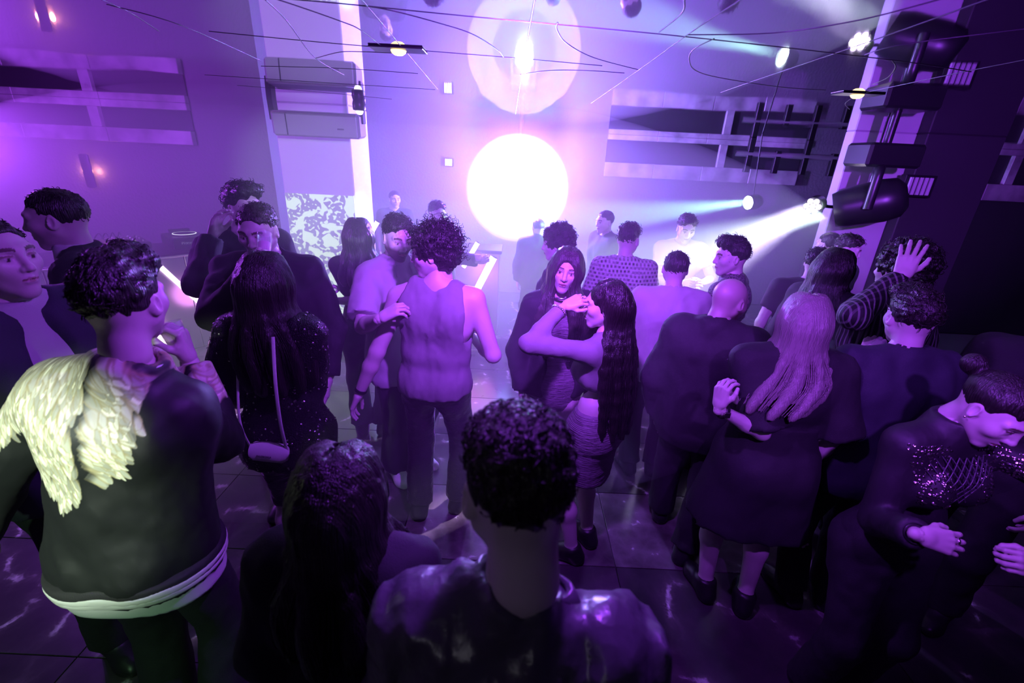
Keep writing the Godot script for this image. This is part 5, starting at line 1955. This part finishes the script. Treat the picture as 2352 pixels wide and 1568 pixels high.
	person({"label": "woman with big round dark hair, left of the raised striped arm", "top": Vector3(2.032, 1.658, -2.900), "yaw": 120, "face": 100, "fem": true, "cell": 0.018, "hairup": 0.03, "hair": ["long", "hair_dark", 0.05, {"n": 8, "thick": 0.05, "strands": 0}], "wear": [coat("cloth_black"), slacks(), shoes()]})
	person({"label": "dark haired man farthest right before the pale column, head only", "top": Vector3(2.727, 1.630, -3.800), "yaw": 20, "face": 60, "fp": 14, "cell": 0.02, "hair": ["crop", "hair_dark"], "wear": [tee("cloth_navy"), slacks(), shoes()]})
	person({"label": "second hazy dark head before the pale column, left of the farthest man", "top": Vector3(2.752, 1.614, -4.100), "yaw": 200, "face": 210, "fp": 6, "cell": 0.02, "hair": ["short", "hair_dark"], "wear": [tee("cloth_black"), slacks(), shoes()]})
	person({"label": "person in a striped shirt, one arm raised with the hand in the hair", "top": Vector3(1.952, 1.811, -2.300), "yaw": 190, "face": 200, "cell": 0.0155, "hair": ["curls", "hair_dark"], "hairup": 0.045,
		"arm_l": [Vector3(1.771, 1.657, -2.080), Vector3(1.595, 1.547, -2.000), "flat", Vector3(0.2, 1, -0.2), Vector3(0.6, 0, -0.8)],
		"wear": [coat("striped", {"name": "shirt", "f": 0.016}), slacks(), shoes()]})
	person({"label": "man from behind with swept dark hair and dark sweater, lit ear and neck", "top": Vector3(1.605, 1.685, -1.760), "yaw": 176, "face": 168, "fp": 4, "cell": 0.0145, "hair": ["quiff", "hair_dark", func(m, j): locks(m, j, 400, 0.028, 0.0024, 0.8, 15)],
		"arm_l": [Vector3(1.673, 1.287, -2.000), Vector3(1.403, 1.268, -1.750), "grip", Vector3(0.4, 0.8, -0.3), Vector3(0.7, -0.1, -0.5)],
		"wear": [coat("cloth_navy", {"name": "sweater", "f": 0.02, "neck": 0.856}), slacks(), shoes()]})
	person({"label": "person at the right edge, mostly outside the picture, behind the woman looking down", "top": Vector3(2.201, 1.728, -1.750), "yaw": -70, "face": -80, "cell": 0.017, "hair": ["short", "hair_dark"], "wear": [tee("cloth_black"), slacks(), shoes()]})
	# ---- the woman looking down at the right
	person({"label": "woman at the right edge looking down, hair tied back, sequin trimmed mesh top", "top": Vector3(1.363, 1.614, -1.200), "hc": Vector3(1.437, 1.468, -1.200), "h": 1.66, "yaw": 8, "face": 14, "fp": 32, "fr": 0, "fem": true, "lean": 4, "cell": 0.011, "hairup": 0.0, "hair": ["bun", "hair_dark"],
		"arm_r": [Vector3(1.191, 1.147, -1.020), Vector3(1.255, 1.060, -1.200), "relaxed", Vector3(1, -0.1, 0.2), Vector3(-0.1, -0.5, -0.8)],
		"arm_l": [Vector3(1.549, 1.089, -1.000), Vector3(1.664, 1.193, -1.050), "grip", Vector3(-1, 0.1, 0.2), Vector3(0, -0.4, -0.8)],
		"wear": [slacks("cloth_black", {"waist": 0.62}),
			coat("silk_black", {"name": "top", "f": 0.012, "hem": 0.58, "sleeve": 1.93, "collar": 0.03, "neck": 0.872, "amp": 0.006}), shoes()],
		"extra": sequin_top})
	# ---- nearest heads
	person({"label": "person nearest the viewer left of the centre, long dark hair from behind", "top": Vector3(-0.346, 1.547, -0.760), "yaw": 176, "face": 186, "fp": 8, "fem": true, "cell": 0.012, "hairup": 0.02,
		"hair": ["long", "hair_dark", 0.16, {"from": -120.0, "to": 120.0, "n": 10, "thick": 0.036, "strands": 260, "cell": 0.007, "wave": 0.008}],
		"wear": [coat("cloth_black", {"f": 0.03}), slacks(), shoes()]})
	person({"label": "man nearest the viewer in the centre, short textured hair, satin striped shirt, from behind", "top": Vector3(0.015, 1.755, -0.570), "yaw": 172, "face": 198, "fp": 14, "cell": 0.0105, "hs": 1.03, "neckup": 0.065, "wide": 0.88,
		"hair": ["crop", "hair_dark", func(m, j): locks(m, j, 1800, 0.014, 0.0018, 0.9, 21)],
		"wear": [coat("satin_stripe", {"name": "shirt", "f": 0.022, "collar": 0.05, "neck": 0.888, "amp": 0.03, "freq": 6.0, "cell": 0.01, "stretch": Vector3(1.6, 0.7, 0.8)}), slacks(), shoes()],
		"extra": func(J, root): fold_collar(J, root, mats.satin_stripe, 0.03)})
	# ---- silhouettes in the glare
	person({"label": "bright faced man in the haze reaching out with a glass, behind the curly man", "top": Vector3(-0.799, 1.656, -4.600), "yaw": 50, "face": 40, "fp": 4, "cell": 0.018, "hair": ["crop", "hair_dark"],
		"arm_l": [Vector3(-0.386, 1.119, -4.450), Vector3(-0.573, 0.946, -4.400), "grip", Vector3(0.9, 0.3, 0.2), Vector3(0, 0, -1)], "wear": [coat("cloth_navy"), slacks(), shoes()]})
	person({"label": "faint standing figure in the middle of the glare", "top": Vector3(0.237, 1.463, -5.300), "yaw": 190, "face": 200, "cell": 0.02, "hair": ["short", "hair_dark"], "wear": [coat("cloth_black"), slacks(), shoes()]})
	person({"label": "faint hazy person between the woman at the column and the bearded man, far back", "top": Vector3(-1.670, 1.605, -6.350), "yaw": 10, "face": 30, "cell": 0.02, "hair": ["short", "hair_dark"], "wear": [tee("cloth_navy"), slacks(), shoes()]})
	extras()
	# ---- drinks
	glass("tumbler", "short tumbler with a glowing pink drink raised by the man in the winged jacket", Vector3(-1.075, 1.470, -1.345), Basis(Vector3.BACK, 0.25), "tumbler")
	glass("tall_glass", "tall glass at the lips of the drinking man", Vector3(-1.104, 1.612, -1.960), Basis(Vector3.RIGHT, -0.7) * Basis(Vector3.BACK, 0.2), "tall")
	glass("tall_glass", "tall glass held tilted beside the swept haired man's sleeve at the right", Vector3(1.632, 1.267, -2.000), Basis(Vector3.BACK, -0.75), "tall")
	glass("tumbler", "tumbler at the end of the arm stretched out in the glare", Vector3(-0.369, 1.130, -4.400), Basis(), "tumbler")


func wing_uv(m: Mesher) -> void:
	m.uv.resize(m.v.size())
	for k in m.v.size():
		var p := m.v[k]
		# projected light painted flat on the back, over the left shoulder blade and sleeve
		var u := (612.0 + 953.0 * p.x - 272.0 * p.y) / 500.0
		var v := (1296.0 + 46.0 * p.x - 762.0 * p.y) / 450.0
		m.uv[k] = Vector2(u, v)


func extras() -> void:
	# pieces of rigging at the right
	var p := Vector3(3.616, 2.008, -4.420)
	var t := thing("slat_grille", "small grille of pale slats on the black panel right of the moving head lamp", "grille", at(p))
	for k in 5:
		put("slat", box_mesh(Vector3(-0.1 + k * 0.045, -0.075, -0.01), Vector3(-0.073 + k * 0.045, 0.075, 0.01), 0.003), mats.column_lilac, t)
	put("frame", box_mesh(Vector3(-0.13, -0.095, -0.08), Vector3(0.15, 0.095, -0.012), 0.004), mats.black_plastic, t)
	p = Vector3(3.170, 2.265, -4.400)
	t = thing("indicator_lamp", "tiny yellow lamp above the moving head lamp at the right", "lamp", at(p))
	put("housing", box_mesh(Vector3(-0.02, -0.015, -0.1), Vector3(0.02, 0.02, -0.01), 0.004), mats.black_plastic, t)
	put("lens", box_mesh(Vector3(-0.012, -0.01, -0.01), Vector3(0.012, 0.01, 0.0), 0.003), glow("yellow_lamp", Color(1.0, 0.8, 0.25), 2.0), t)
	put("stem", box_mesh(Vector3(-0.006, 0.02, -0.06), Vector3(0.006, CEIL - p.y, -0.048)), mats.black_plastic, t)
	# a pipe with clamps below the ceiling
	var a := Vector3(2.764, 2.257, -6.400)
	var b := Vector3(4.524, 2.284, -6.400)
	b.y = a.y
	t = thing("lighting_pipe", "grey horizontal pipe with clamps under the ceiling at the right", "pipe", at((a + b) * 0.5))
	var h := (b - a) * 0.5
	var m := M()
	m.tube(PackedVector3Array([-h, h]), radii(2, 0.035), 14)
	m.uv.clear()
	put("tube", m.mesh(), mats.speaker_grey, t)
	for k in 5:
		var x := lerpf(-0.8, 0.85, k / 4.0) * h.x
		put("clamp", box_mesh(Vector3(x - 0.035, -0.22, -0.03), Vector3(x + 0.035, CEIL - (a.y + b.y) * 0.5 if k % 2 == 0 else 0.05, 0.03), 0.006), mats.black_plastic, t)


func belt_bag() -> void:
	var t := thing("belt_bag", "small white rounded bag worn low on the sequin woman's back", "bag", Transform3D(Basis(UP, -0.05) * Basis(Vector3.BACK, -0.03) * Basis(Vector3.RIGHT, -0.45), Vector3(-0.977, 0.925, -1.545)))
	var m := M()
	var pr := PackedVector3Array()
	m.tube(PackedVector3Array([Vector3(-0.084, 0, 0), Vector3(-0.078, 0, 0), Vector3(-0.06, 0, 0), Vector3(0, 0.002, 0), Vector3(0.06, 0, 0), Vector3(0.078, 0, 0), Vector3(0.084, 0, 0)]), PackedFloat32Array([0.012, 0.028, 0.039, 0.042, 0.039, 0.028, 0.012]), 20, 0.6, UP)
	m.uv.clear()
	put("body", m.mesh(), mats.bag_white, t)
	m = M()
	m.tube(path([Vector3(-0.07, 0.03, 0.012), Vector3(-0.03, 0.042, 0.01), Vector3(0.03, 0.042, 0.01), Vector3(0.07, 0.03, 0.012)], 4), radii(13, 0.0025), 6)
	m.uv.clear()
	put("zip", m.mesh(), mats.metal, t)
	m = M()
	m.tube(path([Vector3(0.075, 0.01, 0.0), Vector3(0.078, 0.135, 0.087), Vector3(0.075, 0.292, 0.155), Vector3(0.055, 0.47, 0.18)], 6), radii(19, 0.008), 6, 0.3, Vector3.RIGHT)
	m.tube(path([Vector3(-0.078, 0.01, 0.0), Vector3(-0.1, 0.126, 0.065), Vector3(-0.14, 0.309, 0.055)], 6), radii(13, 0.006), 6, 0.3, Vector3.RIGHT)
	m.uv.clear()
	put("strap", m.mesh(), mats.bag_white, t)
	var tm := TextMesh.new()
	tm.text = "BALENCIAGA"
	tm.font_size = 16
	tm.pixel_size = 0.00062
	tm.depth = 0.0012
	put("lettering", tm, mats.print_dark, t, at(Vector3(-0.005, -0.014, 0.0262)))


func sew(j: Job, root: Node, count: int, r: float, where := func(_p): return true) -> void:
	# loose sequins all over a garment
	var g := RandomNumberGenerator.new()
	g.seed = 77
	var m := M()
	for k in count:
		var i := g.randi() % j.verts.size()
		if not where.call(j.verts[i]):
			continue
		var n := (j.norms[i] + Vector3(g.randf_range(-0.5, 0.5), g.randf_range(-0.5, 0.5), g.randf_range(-0.5, 0.5))).normalized()
		m.lathe(Transform3D(Basis(Quaternion(UP, n)), j.verts[i] + j.norms[i] * 0.002), [Vector2(r, 0), Vector2(r * 0.6, 0.0012), Vector2(0, 0.0006)], 7)
	m.uv.clear()
	put("sequins", m.mesh(), mats.metal, root).set_meta("kind", "stuff")


func sequin_top(J: Dictionary, root: Node) -> void:
	# stones sewn over both shoulders and a lattice of cord across the chest
	var up: Callable = J.up
	var inv: Basis = (J.U as Basis).inverse()
	sew(J.part_top, root, 9000, 0.0042, func(p):
		var q: Vector3 = inv * (p - J.pel)
		var y: float = 0.53 + q.y / J.h
		return q.z > 0.0 and q.z < 0.15 and y > 0.715 and y < 0.83 and absf(q.x) > 0.045 and absf(q.x) < 0.19 - (0.83 - y) * 0.6)
	var m: Mesher
	m = M()
	for k in 9:
		for sg in [-1.0, 1.0]:
			var pts := []
			for q in 5:
				var f := q / 4.0
				var x: float = -0.1 + k * 0.025 + sg * (f - 0.5) * 0.1
				pts.append(up.call(x, lerpf(0.81, 0.72, f), 0.118 - x * x * 2.2 - maxf(lerpf(0.81, 0.72, f) - 0.77, 0.0) * 1.1))
			var pp := path(pts, 3)
			m.tube(pp, radii(pp.size(), 0.0016), 5)
	m.uv.clear()
	put("cord_lattice", m.mesh(), mats.satin_stripe, root)
	band(root, "bracelet", mats.black_plastic, J.wr_r.lerp(J.el_r, 0.06), J.wr_r - J.el_r, 0.028, 0.003, 0.004)
	band(root, "ring", mats.metal, J.hand_r * Vector3(0.011, 0.108, 0.004), J.hand_r.basis.y, 0.0095, 0.002, 0.003)
	m = M()
	m.lathe(at(J.head * Vector3(-0.078, -0.038, 0.0)), [Vector2(0, -0.004), Vector2(0.004, 0), Vector2(0, 0.004)], 8)
	m.uv.clear()
	put("earring", m.mesh(), mats.metal, root)


func smoke(called: String, p: Vector3, size: Vector3, density: float, label: String) -> void:
	var f := FogVolume.new()
	f.name = called
	f.shape = RenderingServer.FOG_VOLUME_SHAPE_ELLIPSOID
	f.size = size
	f.position = p
	var fm := FogMaterial.new()
	fm.density = density
	fm.albedo = Color(0.95, 0.96, 0.97)
	f.material = fm
	f.set_meta("kind", "stuff")
	f.set_meta("label", label)
	f.set_meta("category", "smoke")
	add_child(f)


func _ready() -> void:
	rng.seed = 7
	# camera: a 16 mm lens held above the heads, tipped down
	var cam := Camera3D.new()
	cam.name = "camera"
	cam.fov = 73.75
	cam.near = 0.05
	cam.far = 60.0
	cam.transform = Transform3D(Basis(Vector3.RIGHT, deg_to_rad(-22.2)) * Basis(Vector3.BACK, deg_to_rad(2.8)), Vector3(0, 2.1, 0))
	var lens := CameraAttributesPhysical.new()
	lens.frustum_focal_length = 16.0
	lens.frustum_focus_distance = 2.4
	lens.frustum_near = 0.05
	lens.frustum_far = 60.0
	lens.exposure_aperture = 2.8
	cam.attributes = lens
	add_child(cam)
	cam.current = true
	var e := Environment.new()
	e.background_mode = Environment.BG_COLOR
	e.background_color = Color(0, 0, 0)
	e.tonemap_mode = Environment.TONE_MAPPER_LINEAR
	e.tonemap_exposure = 1.25
	e.sdfgi_enabled = true
	e.ssao_enabled = true
	e.ssil_enabled = true
	e.volumetric_fog_enabled = true
	e.volumetric_fog_density = 0.0
	e.volumetric_fog_albedo = Color(0.95, 0.95, 0.95)
	var we := WorldEnvironment.new()
	we.name = "environment"
	we.environment = e
	add_child(we)
	# lights
	var purple := Color(0.62, 0.27, 1.0)
	var white := Color(0.9, 1.0, 0.97)
	spot("glare_beam", Vector3(-0.018, 1.724, -6.020), Vector3(0, 2.1, 0), Color(0.85, 1.0, 1.0), 4.0, 12.0, 0.6, 0.1)
	omni("glare_core", Vector3(-0.019, 1.764, -5.950), Color(0.5, 1.0, 1.0), 7.0, 0.04)
	omni("glare_wash", Vector3(0.002, 1.869, -5.900), purple, 40.0, 0.04)
	omni("left_wash", Vector3(-3.978, 2.013, -3.400), Color(0.67, 0.28, 1.0), 3.6, 0.03)
	spot("spot_beam", Vector3(2.643, 1.719, -5.550), Vector3(1.012, 1.512, -5.200), Color(0.7, 1.0, 0.88), 90.0, 7.0, 0.4, 0.04)
	spot("cluster_beam", Vector3(2.664, 1.774, -4.400), Vector3(1.138, 1.054, -3.600), Color(0.9, 0.82, 1.0), 110.0, 10.0, 0.4, 0.08)
	spot("head_beam", Vector3(2.710, 1.765, -4.150), Vector3(0.791, 1.262, -3.800), white, 90.0, 8.0, 0.4, 0.06)
	# unseen lamps above and behind the viewer, some added as fill
	spot("centre_wash", Vector3(0.1, 2.42, -1.12), Vector3(0.1, 1.3, -3.6), purple, 9.0, 52.0, 1.0, 0.03)  # added lamp: the smoke it lights stands in for lens veil
	omni("near_wash", Vector3(0.12, 2.42, -1.1), purple, 1.6, 0.03)
	spot("right_wash", Vector3(0.75, 2.42, -0.1), Vector3(1.45, 1.4, -1.75), purple, 4.0, 30.0, 1.0, 0.03)
	spot("side_wash", Vector3(1.6, 2.42, -0.6), Vector3(4.1, 1.95, -5.2), purple, 16.0, 18.0, 0.7, 0.03)  # added fill for the right column front and wall rail
	spot("floor_beam", Vector3(-1.0, 2.4, 1.5), Vector3(-1.9, 0.0, -1.2), Color(0.7, 1.0, 0.72), 1.6, 26.0, 0.8, 0.05)
	spot("neck_glow", Vector3(-1.3, 2.4, 1.6), Vector3(0.0, 1.45, -0.55), Color(0.8, 0.78, 0.85), 0.2, 9.0, 0.8, 0.05)  # added faint fill on the nearest neck
	spot("front_beam", Vector3(-1.0, 2.4, 1.6), Vector3(-1.2, 1.22, -1.0), Color(0.94, 1.0, 0.92), 14.0, 8.5, 0.7, 0.03)
	spot("column_beam", Vector3(0.9, 2.4, 1.2), Vector3(-1.92, 1.75, -4.5), Color(0.85, 0.95, 0.95), 14.0, 7.0, 0.6, 0.03)
	# smoke: a bank over the dance floor and an added dense puff for the glare disc
	smoke("smoke_bank", Vector3(-1.4, 1.0, -4.9), Vector3(9.4, 3.3, 6.9), 0.145, "thin smoke drifting over the middle and left of the dance floor")
	smoke("smoke_puff", Vector3(-0.027, 1.716, -5.900), Vector3(1.26, 1.26, 1.15), 1.1, "bright ball of smoke round the lamp in the middle of the back wall")
	make_materials()
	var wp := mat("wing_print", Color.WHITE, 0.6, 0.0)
	wp.albedo_texture = wings()  # projected wings painted into the jacket colour
	wp.texture_repeat = false
	build_room()
	build_lamps()
	build_furniture()
	build_templates()
	build_crowd()
	run_jobs()
	tmpl["col_m"] = head_colors(tmpl.head_m, false, 0.12)
	tmpl["col_b"] = head_colors(tmpl.head_m, false, 0.85)
	tmpl["col_f"] = head_colors(tmpl.head_f, true, 0.0)
	for f in later:
		f.call()
